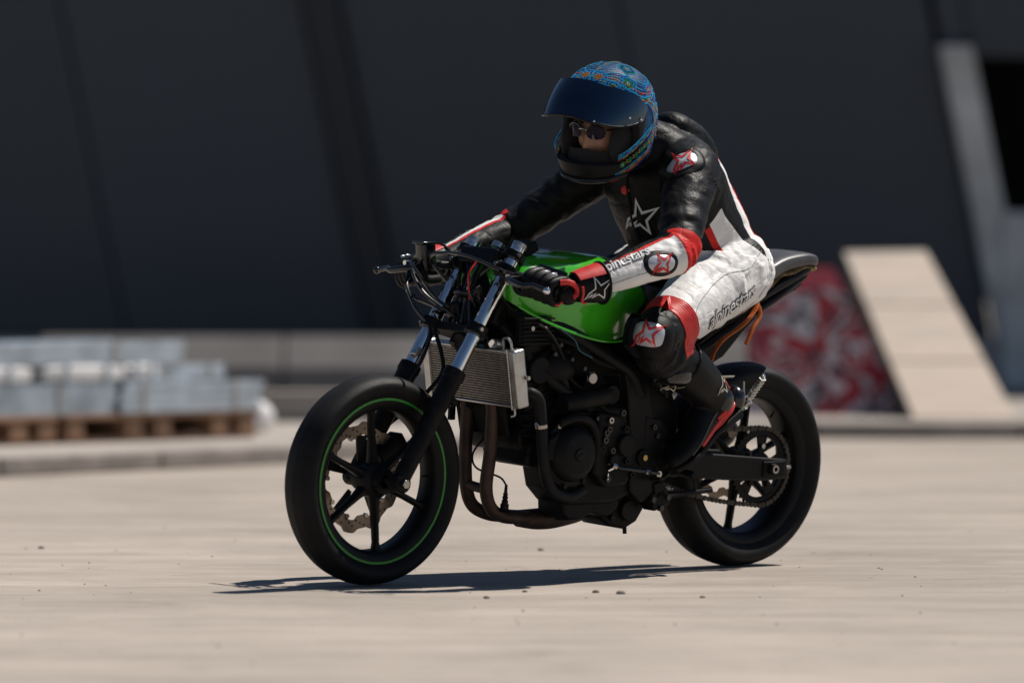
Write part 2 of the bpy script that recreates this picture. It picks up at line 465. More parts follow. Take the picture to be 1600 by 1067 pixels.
def banner_material():
    m, nt, b = newmat('printed_board')
    N, L = nt.nodes, nt.links
    tc = N.new('ShaderNodeTexCoord')
    vo = N.new('ShaderNodeTexVoronoi'); vo.inputs['Scale'].default_value = 5.5; vo.feature = 'F1'
    nz = N.new('ShaderNodeTexNoise'); nz.inputs['Scale'].default_value = 3.8; nz.inputs['Detail'].default_value = 1.5; nz.inputs['Distortion'].default_value = 1.5
    L.new(tc.outputs['Object'], nz.inputs['Vector']); L.new(tc.outputs['Object'], vo.inputs['Vector'])
    r = N.new('ShaderNodeValToRGB'); r.color_ramp.interpolation = 'CONSTANT'
    els = [(0, (.10, .05, .055)), (.36, (.33, .02, .03)), (.45, (.50, .46, .46)), (.51, (.05, .03, .035)), (.57, (.34, .02, .03)), (.66, (.5, .46, .46))]
    r.color_ramp.elements[0].color = els[0][1] + (1,); r.color_ramp.elements[1].position = els[1][0]; r.color_ramp.elements[1].color = els[1][1] + (1,)
    for p, c_ in els[2:]:
        e = r.color_ramp.elements.new(p); e.color = c_ + (1,)
    L.new(nz.outputs[0], r.inputs[0])
    sx = N.new('ShaderNodeSeparateXYZ'); L.new(tc.outputs['Object'], sx.inputs[0])
    gt = N.new('ShaderNodeMath'); gt.operation = 'GREATER_THAN'; gt.inputs[1].default_value = .66; L.new(sx.outputs[2], gt.inputs[0])
    mx = N.new('ShaderNodeMix'); mx.data_type = 'RGBA'; mx.inputs[7].default_value = (.46, .07, .085, 1)
    L.new(gt.outputs[0], mx.inputs[0]); L.new(r.outputs[0], mx.inputs[6]); L.new(mx.outputs[2], b.inputs['Base Color'])
    b.inputs['Roughness'].default_value = .6
    return m
p0, p1 = at_px(1165, 652, 13.4), at_px(1422, 652, 13.4)
bn = empty('printed_board', loc=(p0.x, 13.4, .076))
tag(bn, 'red printed board with white and black shapes beside the kicker ramp', 'board')
wdt = p1.x - p0.x; hgt = at_px(1200, 418, 13.65).z - .076
pm = MB(); k = pm.verts([V(0, 0, 0), V(wdt, 0, 0), V(wdt - .38, .30, hgt), V(0.02, .30, hgt), V(0, .03, 0), V(wdt, .03, 0), V(wdt - .38, .33, hgt), V(.02, .33, hgt)])
for fc in ((0, 1, 2, 3), (7, 6, 5, 4), (0, 4, 5, 1), (1, 5, 6, 2), (2, 6, 7, 3), (3, 7, 4, 0)): pm._f(fc)
pm.build('panel', banner_material(), bn, smooth=False)
for xx in (.15, wdt - .45):
    MB().beam((xx, .05, .0), (xx, .30, hgt - .08), .04, .03).beam((xx, .62, .0), (xx, .32, hgt - .08), .04, .03).build('prop', rampside_m, bn, smooth=False)

# pallets with galvanized metal on the left
PO = V(-2.22, 8.86, .076); PU = V(.67, .742, 0); PW = V(-.742, .67, 0)
PM = Matrix((( .67, -.742, 0, PO.x), (.742, .67, 0, PO.y), (0, 0, 1, PO.z), (0, 0, 0, 1)))
wood_m = mat('pallet_wood', (.30, .17, .10), .8, 0, .35, 8, .3, 60, stretch=(.3, 3, 3))
zinc_m = mat('galvanized', (.52, .58, .64), .38, .55, .2, 9, .1, 40)
zinc2_m = mat('galvanized_dull', (.44, .50, .55), .5, .5, .25, 7, .1, 40)
wrap_m = mat('white_wrap', (.74, .73, .72), .35, 0, .1, 6, .6, 14)
def lmat(t, n, z): return PM @ Matrix.Translation((t, n, z))
def pallet(t, label):
    e = empty('wooden_pallet', lmat(t, 0, 0)); tag(e, label, 'pallet', 'pallets under the metal')
    for x in (.06, .42, .60, .96, 1.13):
        MB().box((x, .5, .063), (.10, .98, .078)).build('stringer', wood_m, e, smooth=False, bevel=.003)
    for j in range(5):
        MB().box((.6, .07 + j * .215, .115), (1.2, .13, .022)).build('deck_board', wood_m, e, smooth=False, bevel=.003)
    for j in range(3):
        MB().box((.6, .08 + j * .42, .0115), (1.2, .11, .022)).build('bottom_board', wood_m, e, smooth=False, bevel=.003)
    return e
pallet(.40, 'wooden pallet at the right end of the galvanized metal stack')
pallet(-.84, 'wooden pallet at the left picture edge under galvanized metal')
def sheets(t0, t1, n0, n1, z0, nn, th, label, mm, name='metal_sheet_bundle', cat='metal bundle'):
    e = empty(name, lmat(t0, n0, z0)); tag(e, label, cat, 'metal stacked on the pallets')
    for i in range(nn):
        j = random.uniform(-.015, .015)
        w = n1 - n0; l = t1 - t0
        # shallow U channel seen from its side
        P = [(0, 0), (w, 0), (w, th * .92), (w - .012, th * .92), (w - .012, th * .2), (.012, th * .2), (.012, th * .92), (0, th * .92)]
        MB().prism(P, V(j, 0, i * th), V(0, 1, 0), V(0, 0, 1), V(l, 0, 0)).build('channel', mm, e, smooth=False, bevel=.002)
    for x in (.15 * (t1 - t0), .8 * (t1 - t0)):
        hh = nn * th
        MB().box((x, -.003, hh / 2), (.02, .006, hh)).build('band', steel, e, smooth=False)
    return e
Z0 = .127
sheets(-1.0, .72, .02, .5, Z0, 3, .045, 'dull galvanized channel bundle lying directly on the left pallet', zinc2_m)
sheets(.74, 1.62, .0, .5, Z0, 4, .035, 'short galvanized channel bundle at the right end of the lower layer', zinc_m)
sheets(-1.0, 1.16, .04, .52, Z0 + .222, 2, .05, 'long galvanized channels forming the top of the stack', zinc_m)
def wrapped(t0, t1, z0, h, label, dep=.34):
    e = empty('wrapped_package', lmat(t0, .02, z0)); tag(e, label, 'package', 'wrapped packages in the metal stack')
    l = t1 - t0
    rs = []
    for i in range(9):
        f = i / 8; s_ = 1 - .10 * (2 * f - 1) ** 4
        rs.append([V(f * l, dep / 2 + dep / 2 * s_ * (1 if math.cos(a_) > 0 else -1) * abs(math.cos(a_)) ** .35,
                     h / 2 + h / 2 * s_ * (1 if math.sin(a_) > 0 else -1) * abs(math.sin(a_)) ** .35) for a_ in [2 * PI * k / 20 for k in range(20)]])
    MB().rings(rs).build('wrapping', wrap_m, e)
    for x in (.25 * l, .75 * l):
        MB().box((x, dep / 2, h + .002), (.02, dep * .96, .005)).box((x, -.002, h / 2), (.02, .006, h)).build('strap', zinc2_m, e, smooth=False)
    return e
wrapped(.30, .78, Z0 + .138, .082, 'white wrapped package in the middle layer of the metal stack')
wrapped(-.35, .22, Z0 + .138, .082, 'white wrapped package at the left end of the middle layer')
wrapped(.79, .99, Z0 + .143, .077, 'small white wrapped package right of the middle layer', .25)
sheets(1.0, 1.42, .05, .5, Z0 + .143, 1, .075, 'short single galvanized channel on the right end of the stack', zinc_m)
# white sacks and a concrete block by the wall
sk = empty('white_sack', loc=(-1.22, 10.9, .076)); tag(sk, 'white filled sack on the pavement right of the pallet', 'sack')
rs = []
for i in range(9):
    f = i / 8; q = math.sin(PI * min(1, .12 + f * .8)) ** .5
    rs.append([V(.10 * q * math.cos(a_) * (1 + .1 * math.sin(3 * a_)), .08 * q * math.sin(a_), .14 * f) for a_ in [2 * PI * k / 18 for k in range(18)]])
MB().rings(rs).build('sack_body', wrap_m, sk)
MB().tube([(-.02, 0, .135), (0, 0, .155), (.03, .01, .15)], .018, 8).build('tied_neck', wrap_m, sk)
cb = empty('concrete_block', loc=(-1.12, 12.4, .076)); tag(cb, 'pale concrete block on the pavement left of the front wheel', 'block')
mm = MB(); mm.prism([(-.35, 0), (.6, 0), (.6, .11), (.52, .15), (-.28, .15), (-.35, .11)], V(0, 0, 0), V(1, 0, 0), V(0, 0, 1), V(0, .25, 0))
mm.build('block_body', slab_m, cb, smooth=False, bevel=.01)

bar_ = empty('concrete_barrier', loc=(-1.2, 16.3, .076)); tag(bar_, 'long low grey concrete barrier in front of the dark wall', 'barrier')
barrier_m = mat('barrier_concrete', (.14, .132, .128), .9, 0, .2, 3, .3, 40)
for i in range(3):
    MB().prism([(0, 0), (.05, .19), (.24, .365), (.40, .365), (.44, .19), (.49, 0)], V(-1.5 + 1.4 * i, 0, 0), V(0, 1, 0), V(0, 0, 1), V(1.385, 0, 0)).build('barrier_segment', barrier_m, bar_, smooth=False, bevel=.015)

# loose grit on the yard
gm = MB()
rg = random.Random(3)
for i in range(260):
    x = rg.uniform(-2.4, 2.6); y = rg.uniform(-3.2, 6.0); r = rg.choice([.0015, .002, .002, .003])
    gm.ball((x, y, r * .4), r, 6, 4, (rg.uniform(.8, 1.5), rg.uniform(.8, 1.3), .7))
for px, py, r in ((931, 926, .008), (970, 928, .010), (1098, 934, .006), (820, 925, .006), (760, 935, .007), (64, 857, .008), (845, 860, .008)):
    t = (py - HORIZON); D = FPX * CAM_H / t
    gm.ball(((px - 800) / FPX * D, D - CAM_D, r * .3), r, 9, 6, (1.3, .9, .7))
tag(gm.build('gravel', mat('grit', (.22, .185, .155), .9, 0, .4, 60)), 'loose grit scattered over the concrete yard', 'gravel', kind='stuff')

# ------------------------------------------------------------------ motorcycle (local frame: X forward, Y left, Z up, origin at the rear tyre contact)
RC = V(.61527, .92586, 0); FC = V(-.41004, -.00628, 0)
HX = (FC - RC).normalized(); HL = V(-HX.y, HX.x, 0)
LEAN = rad(4.5)
HY = HL * math.cos(LEAN) - V(0, 0, 1) * math.sin(LEAN)
HZ = V(0, 0, 1) * math.cos(LEAN) + HL * math.sin(LEAN)
BM = Matrix(((HX.x, HY.x, HZ.x, RC.x), (HX.y, HY.y, HZ.y, RC.y), (HX.z, HY.z, HZ.z, RC.z + .002), (0, 0, 0, 1)))
bike = empty('motorcycle', BM)
tag(bike, 'stripped black motorcycle with green fuel tank ridden across the concrete yard', 'motorcycle')
B = bike
SY = (1, -1)

def sector(mb, c, r0, r1, a0, a1, y0, y1, n=8):
    """annular sector block about the Y axis; angle from -X towards +Z"""
    c = Vector(c); rs = []
    for i in range(n + 1):
        a = a0 + (a1 - a0) * i / n
        d = V(-math.cos(a), 0, math.sin(a))
        rs.append([c + d * r0 + V(0, y0, 0), c + d * r1 + V(0, y0, 0), c + d * r1 + V(0, y1, 0), c + d * r0 + V(0, y1, 0)])
    mb.rings(rs)

def wheel(name, c, R, w, rim_r, rim_w, spoke0, stripe=False):
    c = Vector(c)
    # rim
    prof = [(rim_r - .030, -rim_w * .34), (rim_r - .020, -rim_w * .47), (rim_r - .004, -rim_w * .5), (rim_r + .003, -rim_w * .5), (rim_r + .003, -rim_w * .44),
            (rim_r - .010, -rim_w * .40), (rim_r - .010, rim_w * .40), (rim_r + .003, rim_w * .44), (rim_r + .003, rim_w * .5), (rim_r - .004, rim_w * .5), (rim_r - .020, rim_w * .47), (rim_r - .030, rim_w * .34)]
    rim = MB().lathe(prof, c, n=96, closed=True).build(name, blk_satin, B, ang=50)
    # tyre: rounded slick section
    tp = []
    hw = w / 2; rb = rim_r - .002
    pts = [(rb, -rim_w * .43), (rb + .008, -rim_w * .52), (rb + (R - rb) * .35, -hw * .97), (rb + (R - rb) * .58, -hw), (R - (R - rb) * .26, -hw * .90), (R - (R - rb) * .09, -hw * .58), (R, 0)]
    half = crom(pts, 5)
    tp = half + [(r, -h) for r, h in half[::-1][1:]]
    ty = MB().lathe(tp, c, n=128, closed=True).build('tyre', rubber, rim, ang=60)
    for s in SY:   # raised bead ring and sidewall line
        MB().lathe([(rim_r + .011, s * (rim_w * .5 + .004)), (rim_r + .014, s * (rim_w * .5 + .0075)), (rim_r + .017, s * (rim_w * .5 + .005)), (rim_r + .014, s * (rim_w * .5))], c, n=96, closed=True).build('bead_ring', rubber, rim)
    if stripe:
        for s in SY:
            MB().lathe([(rim_r - .003, s * (rim_w * .5 + .0005)), (rim_r + .0035, s * (rim_w * .5 + .0005)), (rim_r + .0035, s * (rim_w * .5 + .002)), (rim_r - .003, s * (rim_w * .5 + .002))], c, n=96, closed=True).build('rim_stripe', stripe_m, rim)
    for k in range(6):
        a = rad(spoke0 + 60 * k); d = V(-math.cos(a), 0, math.sin(a)); t = V(0, 1, 0)
        sd = d.cross(t)
        rs = []
        for r, wd, th, bow in ((.035, .020, .030, .010), (.07, .0135, .024, .008), (.12, .010, .019, .004), (rim_r - .05, .0105, .017, .0), (rim_r - .028, .017, .022, 0), (rim_r - .014, .024, .026, 0)):
            q = c + d * r + V(0, 0, 0)
            rs.append([q + sd * (wd * math.cos(b)) * (1 if abs(math.cos(b)) < .8 else .9) + t * (th * math.sin(b) * .75) for b in [2 * PI * (j + .5) / 8 for j in range(8)]])
        MB().rings(rs).build('spoke', blk_satin, rim, ang=50)
    MB().lathe([(.018, -.055), (.034, -.055), (.036, -.03), (.05, -.02), (.05, .02), (.036, .03), (.034, .055), (.018, .055)], c, n=32, closed=True).build('hub', blk_satin, rim)
    # valve
    a = rad(spoke0 + 25); d = V(-math.cos(a), 0, math.sin(a))
    MB().cyl(c + d * (rim_r - .010), c + d * (rim_r - .045), .004, .003, 8).build('valve', rubber, rim)
    return rim

FWC = V(1.364, 0, .2885); RWC = V(-.03, 0, .297)
fw = wheel('front_wheel', FWC, .2885, .112, .224, .082, -23.5, True)
rw = wheel('rear_wheel', RWC, .297, .142, .224, .105, 22, False)

def wave_disc(c, y, r, r_in, n=10, amp=.006, th=.0045):
    mb = MB(); c = Vector(c); seg = 160
    holes = []
    rs = []
    for k in range(seg):
        a = 2 * PI * k / seg; d = V(-math.cos(a), 0, math.sin(a))
        ro = r + amp * math.tanh(2.5 * math.sin(n * a)); ri = r_in + amp * math.tanh(2.5 * math.sin(n * a))
        rs.append([c + d * ri + V(0, y, 0), c + d * ro + V(0, y, 0), c + d * ro + V(0, y + th, 0), c + d * ri + V(0, y + th, 0)])
    mb.rings(rs, closed=True)
    return mb
fd = wave_disc(FWC, -.066, .148, .112).build('brake_disc', disc_m, B, ang=40)
dm = MB()
for k in range(60):
    a = 2 * PI * k / 60; rr = .119 + .0075 * (k % 3)
    d = V(-math.cos(a), 0, math.sin(a)); p = FWC + d * rr
    for yy in (-.0665, -.0612): dm.cyl(p + V(0, yy, 0), p + V(0, yy + .0004, 0), .0028, None, 8)
dm.build('drill_hole', blk_matte, fd, smooth=False)['kind'] = 'stuff'
for k in range(5):
    a = 2 * PI * k / 5 + .3
    cm = MB(); sector(cm, FWC, .045, .115, a - .13, a + .13, -.067, -.060, 3); cm.build('carrier_arm', blk_satin, fd)
for k in range(10):
    a = 2 * PI * k / 10; d = V(-math.cos(a), 0, math.sin(a)); p = FWC + d * .111
    MB().cyl(p + V(0, -.068, 0), p + V(0, -.058, 0), .0065, None, 12).build('rivet', bolt_m, fd)
rd = wave_disc(RWC, -.075, .11, .085).build('brake_disc', disc_m, B, ang=40)

# --- fork
FA = V(1.364, 0, .2885); 
def fork_pt(t):   # t: 0 at slider top, 1 at axle, negative above
    return V(1.168 + (1.352 - 1.168) * t, 0, .588 + (.2885 - .588) * t)
fdir = (fork_pt(1) - fork_pt(0)).normalized()
def fork_z(z):
    t = (z - .588) / (.2885 - .588); return fork_pt(t)
fork_n = V(fdir.z, 0, -fdir.x)  # forward-ish
if fork_n.x < 0: fork_n = -fork_n
for s in SY:
    y = V(0, .093 * s, 0)
    top = fork_z(.936)
    MB().cyl(fork_z(.57) + y, top + y, .0195, None, 28).build('fork_tube', chrome, B)
    cp = MB().lathe([(.001, .001), (.014, .001), (.0145, .004), (.0205, .004), (.0205, -.006), (.0195, -.010)][::-1], top + y, axis=-fdir, n=28)
    cp.build('fork_cap', alu, B)
    lo = MB()
    prof = []
    Ptop = fork_pt(0) + y; Pax = fork_pt(1.0) + y
    lo.tube([tuple(Ptop - fdir * .005) + (.0305,), tuple(Ptop + fdir * .018) + (.0315,), tuple(Ptop + fdir * .03) + (.0285,), tuple(Ptop + fdir * .12) + (.0275,), tuple(Ptop + fdir * .24) + (.0255,), tuple(Pax) + (.0245,), tuple(Pax + fdir * .022) + (.020,)], .02, 24, 4)
    lo.build('fork_lower', blk_cast, B)
    MB().lathe([(.0195, -.014), (.026, -.014), (.0285, -.008), (.0285, .006), (.0195, .006)], Ptop, axis=-fdir, n=28, closed=True).build('dust_seal', rubber, B)
    MB().cyl(Pax + V(0, -.022, 0), Pax + V(0, .022, 0), .026, None, 24).build('axle_lug', blk_cast, B, bevel=.003)
    MB().cyl(Pax + V(0, s * .022, 0), Pax + V(0, s * .034, 0), .013, None, 6).build('axle_nut', bolt_m, B, bevel=.001)
    MB().tube([Ptop + fdir * .07 - fork_n * .028, Ptop + fdir * .07 - fork_n * .05], .012, 10, smooth=False).build('mount_boss', blk_cast, B)
MB().cyl(FWC + V(0, -.12, 0), FWC + V(0, .11, 0), .008, None, 16).build('front_axle', steel, B)
# triple clamps
def clamp(z, th, name, fwd):
    c = fork_z(z); m_ = MB()
    for s in SY: m_.cyl(c + V(0, .093 * s, 0) - fdir * th / 2, c + V(0, .093 * s, 0) + fdir * th / 2, .032, None, 28)
    poly = [(-.105, -.016), (-.05, -.045), (.05, -.045), (.105, -.016), (.105, .014), (.04, .006), (-.04, .006), (-.105, .014)]
    m_.prism(poly, c - fdir * th * .42, V(0, 1, 0), fork_n, fdir * th * .84)
    o = m_.build(name, blk_satin, B, bevel=.002)
    for s in SY:
        q = c + V(0, .122 * s, 0) + fork_n * .012
        MB().cyl(q - V(0, .006, 0), q + V(0, .006, 0), .006, None, 8).build('pinch_bolt', bolt_m, o)
    return o
clamp(.905, .022, 'upper_triple_clamp', 1); clamp(.702, .030, 'lower_triple_clamp', 1)
MB().cyl(fork_z(.93) - fork_n * .035, fork_z(.67) - fork_n * .035, .022, None, 20).build('steering_stem', blk_satin, B)
MB().cyl(fork_z(.926) - fork_n * .035, fork_z(.918) - fork_n * .035, .016, None, 6).build('stem_nut', bolt_m, B)
MB().cyl(fork_z(.875) - fork_n * .035, fork_z(.73) - fork_n * .035, .033, None, 24).build('steering_head', blk_satin, B)
MB().box(fork_z(.80) - fork_n * .062, (.05, .17, .13), Matrix.Rotation(-.45, 3, 'Y')).build('head_gusset', blk_satin, B, bevel=.012, seg=3)
MB().box(fork_z(.882) + fork_n * .034, (.022, .15, .05), Matrix.Rotation(-.45, 3, 'Y')).build('instrument_bracket', blk_satin, B, bevel=.008, seg=3)
for i in range(6):
    yy = -.06 + .024 * i
    MB().tube([fork_z(.86) + fork_n * .03 + V(0, yy, 0), fork_z(.82) + fork_n * (.035 - .006 * (i % 3)) + V(0, yy * .6 + .02 * math.sin(i * 2.3), 0), fork_z(.77) + fork_n * .012 + V(0, yy * .4, 0), fork_z(.72) - fork_n * .01 + V(0, yy * .7, 0)], .0055, 8, 6).build('wire_bundle', blk_gloss if i % 2 else blk_matte, B)
# small dash unit and ignition between the fork tops
MB().box(fork_z(.945) - fork_n * .045 + V(-.02, .035, .0), (.055, .075, .03), Matrix.Rotation(.5, 3, 'Y')).build('dash_unit', blk_matte, B, bevel=.004)
MB().cyl(fork_z(.94) - fork_n * .045 + V(0, -.045, 0), fork_z(.955) - fork_n * .045 + V(0, -.045, 0), .018, None, 16).build('ignition_barrel', steel, B, bevel=.002)
# clip-on bars, grips, levers
def mir(p, s): return V(p[0], p[1] * s, p[2])
for s in SY:
    c = fork_z(.862) + V(0, .093 * s, 0)
    m_ = MB().cyl(c - fdir * .016, c + fdir * .016, .030, None, 24)
    m_.box(c + fork_n * .032, (.022, .02, .03), Matrix.Rotation(.5, 3, 'Y'))
    co = m_.build('clip_on_clamp', blk_satin, B, bevel=.002)
    MB().cyl(c + fork_n * .044, c + fork_n * .050, .006, None, 8).build('clamp_bolt', bolt_m, co)
    g0 = mir((1.050, .110, .866), s); g1 = mir((1.010, .316, .8265), s)
    gd = (g1 - g0).normalized()
    MB().tube([c, g0, g1], .0111, 14, smooth=False).build('handlebar', blk_satin, B)
    gp = MB(); a0 = g0 + gd * .115
    L_ = (g1 - a0).length - .012
    prof = [(.0112, 0), (.021, 0), (.021, .006)] + [(.0155 + .0012 * (i % 2), .008 + (L_ - .016) * i / 24) for i in range(25)] + [(.0185, L_ - .006), (.0185, L_), (.0112, L_)]
    gp.lathe(prof, a0, axis=gd, n=20, closed=True); gp.build('grip', rubber, B, ang=50)
    MB().lathe([(.001, .005), (.009, .004), (.012, .001), (.0125, -.008), (.010, -.012)][::-1], g1, axis=gd, n=20).build('bar_end', blk_satin, B)
    # perch and switch block
    pc = g0 + gd * .085
    pm_ = MB().cyl(pc - gd * .016, pc + gd * .016, .019, None, 20)
    pm_.box(pc + V(.030, 0, .0), (.045, .026, .02), Matrix.Rotation(.15 * s, 3, 'Z'))
    pm_.build('lever_perch', blk_satin, B, bevel=.002)
    sb = MB().box(pc + gd * .032 + V(.004, 0, -.004), (.044, .032, .046), Matrix.Rotation(-.2 * s, 3, 'Z')).build('switch_block', blk_matte, B, bevel=.006)
    if s < 0: MB().box(pc + gd * .032 + V(.027, 0, -.012), (.006, .012, .008)).build('kill_switch', red_wire, sb, bevel=.001)
    # lever
    lv = [tuple(pc + V(.048, 0, 0)) + (.0085,), tuple(pc + V(.062, .035 * s, -.004)) + (.008,), tuple(pc + V(.066, .085 * s, -.012)) + (.0068,), tuple(mir((1.088, .30, .842), s)) + (.0062,), tuple(mir((1.083, .345, .833), s)) + (.0058,)]
    MB().tube(lv, .007, 12, 6, rb=1.25).build('lever', blk_gloss, B)
    MB().ball(mir((1.083, .352, .832), s), .0105, 14, 10).build('lever_ball', chrome if s > 0 else blk_gloss, B)
    MB().cyl(pc + V(.048, 0, .014), pc + V(.048, 0, -.014), .007, None, 10).build('lever_pivot', bolt_m, B)
# brake fluid reservoir on the right bar
rv = V(1.035, -.195, .872)
m_ = MB(); m_.prism([(-.024, -.018), (.018, -.022), (.026, -.010), (.026, .014), (.018, .022), (-.022, .020)], rv + V(0, 0, -.028), V(1, 0, 0), V(0, 1, 0), V(0.012, 0, .074))
ro = m_.build('fluid_reservoir', blk_gloss, B, bevel=.003)
MB().box(rv + V(.014, 0, .049), (.054, .046, .007)).build('reservoir_cap', blk_gloss, ro, bevel=.002)
MB().cyl(rv + V(.01, .0, -.028), rv + V(.02, -.01, -.05), .012, .012, 12).build('master_cylinder', blk_satin, ro)
MB().cyl(rv + V(.02, -.045, -.01), rv + V(.045, -.045, -.01), .007, None, 10).build('banjo_bolt', chrome, ro)
# red master cylinder badge on the left bar, cables and hoses
def cable(name, pts, r, mm_=blk_satin, parent=B, n=8): return MB().tube(pts, r, n, 8).build(name, mm_, parent)
cable('cable', [(1.075, .15, .872), (1.10, .06, .90), (1.10, -.05, .905), (1.08, -.13, .88), (1.03, -.09, .80), (1.0, -.05, .72), (.95, -.05, .66)], .0048, blk_gloss)
cable('cable', [(1.085, -.19, .865), (1.135, -.14, .84), (1.15, -.07, .79), (1.10, -.02, .74), (1.04, .0, .70), (.96, .03, .66)], .005, blk_gloss)
cable('cable', [(1.075, -.21, .862), (1.12, -.17, .87), (1.145, -.11, .845), (1.12, -.055, .78), (1.07, -.03, .74), (.98, -.06, .68)], .0045, blk_gloss)
cable('cable', [(1.06, -.20, .84), (1.11, -.19, .80), (1.13, -.13, .775), (1.10, -.06, .75), (1.02, -.04, .70)], .006, blk_gloss)
cable('brake_hose', [(1.08, -.215, .85), (1.13, -.17, .81), (1.14, -.12, .75), (1.12, -.075, .69), (1.15, -.06, .62), (1.19, -.065, .55), (1.19, -.085, .47), (1.24, -.10, .42)], .0052, blk_gloss)
cable('brake_hose', [(1.115, -.06, .69), (1.13, -.01, .63), (1.15, .02, .58), (1.19, .0, .52), (1.21, -.05, .47)], .006, blk_matte)
cable('red_wire', [(1.055, .03, .885), (1.085, .035, .85), (1.075, .03, .80), (1.06, .02, .765)], .0026, red_wire)
cable('clutch_cable', [(1.07, .165, .868), (1.02, .10, .80), (.96, .12, .74), (.91, .17, .71), (.84, .165, .64), (.80, .15, .58), (.72, .16, .52), (.64, .17, .47)], .0048, blk_matte)
cable('wire_loom', [(1.0, .06, .78), (.90, .13, .70), (.78, .15, .665), (.70, .155, .62), (.62, .15, .60)], .007, blk_matte)
cable('blue_wire', [(.86, .168, .715), (.80, .17, .68), (.78, .172, .65), (.73, .17, .63)], .0018, mat('blue_wire', (.03, .12, .16), .5))
for i in range(7):
    p = (1.07 - .01 * i, .05 - .022 * i, .80 + .012 * math.sin(i * 2.1))
    cable('wire', [p, (p[0] - .02, p[1] + .02, p[2] - .05), (p[0] - .05, p[1] * .5, p[2] - .10), (p[0] - .09, p[1] * .5, p[2] - .13)], .0035, blk_gloss if i % 2 else blk_matte)
MB().box((1.045, .0, .79), (.05, .07, .05), Matrix.Rotation(.5, 3, 'Y')).build('connector_block', blk_gloss, B, bevel=.004)
MB().box((1.075, -.02, .755), (.03, .05, .03), Matrix.Rotation(.3, 3, 'Y')).build('horn_bracket', blk_satin, B, bevel=.003)
MB().cyl((1.075, .03, .665), (1.10, .03, .660), .036, .030, 24).build('horn', blk_satin, B, bevel=.003)
MB().cyl((1.03, .075, .667), (1.05, .11, .667), .011, .013, 12).build('steering_stop', chrome, B, bevel=.002)
MB().box((1.165, -.075, .628), (.03, .02, .016), Matrix.Rotation(.6, 3, 'Y')).build('hose_fitting', steel, B, bevel=.003)
# front calliper (right side)
m_ = MB(); m_.box(FWC + V(-.105, -.066, .075), (.045, .055, .10), Matrix.Rotation(-.95, 3, 'Y'))
m_.cyl(FWC + V(-.11, -.105, .09), FWC + V(-.11, -.085, .09), .022, None, 16).cyl(FWC + V(-.085, -.105, .055), FWC + V(-.085, -.085, .055), .022, None, 16)
m_.build('brake_calliper', blk_cast, B, bevel=.005)

# --- fuel tank
ts = [  # X, halfwidth, top z, side bottom z, centre bottom z
    (1.000, .070, .850, .800, .81), (.992, .108, .870, .786, .80), (.972, .132, .888, .770, .80), (.935, .148, .903, .750, .80), (.87, .160, .912, .722, .78), (.78, .166, .916, .696, .76),
    (.70, .164, .915, .680, .75), (.62, .152, .908, .676, .75), (.55, .130, .893, .684, .75), (.49, .108, .862, .700, .76), (.45, .090, .815, .73, .77), (.44, .06, .79, .75, .77)]
rs = []
for X, w, zt, zb, zc in crom(ts, 5):
    ring = []
    h = zt - zb
    for k in range(37):      # from left lower edge over the top to the right lower edge
        a = PI * k / 36
        ca, sa = math.cos(a), math.sin(a)
        yy = w * (1 if ca > 0 else -1) * abs(ca) ** .62
        zz = zb + h * abs(sa) ** .58
        fz = (zz - zb) / h
        # shoulder line bulge, tucked knee recess towards the rear
        rec = max(0, min(1, (.66 - X) / .16)) * math.exp(-((fz - .35) / .3) ** 2) * .022
        bul = math.exp(-((fz - .55) / .28) ** 2) * .006
        tuck = -(1 - min(1, fz / .35)) * .018
        yy += (1 if ca > 0 else -1) * (bul - rec + tuck) * min(1, abs(ca) * 3)
        ring.append(V(X, yy, zz))
    for f in (.75, .4, 0, -.4, -.75):
        ring.append(V(X, ring[-1].y * 0 - w * f * .85, zb + (zc - zb) * (1 - abs(f) * .6)))
    rs.append(ring)
tank = MB().rings(rs).build('fuel_tank', green_m, B, ang=70)
MB().cyl((.80, 0, .912), (.80, 0, .922), .048, .044, 28).build('fuel_cap', steel, tank, bevel=.003)
MB().tube([(.99, .139, .773), (.94, .153, .747), (.87, .165, .719), (.78, .170, .693), (.70, .168, .677), (.62, .155, .673), (.55, .133, .681)], .004, 8).build('tank_seam', green_m, tank)

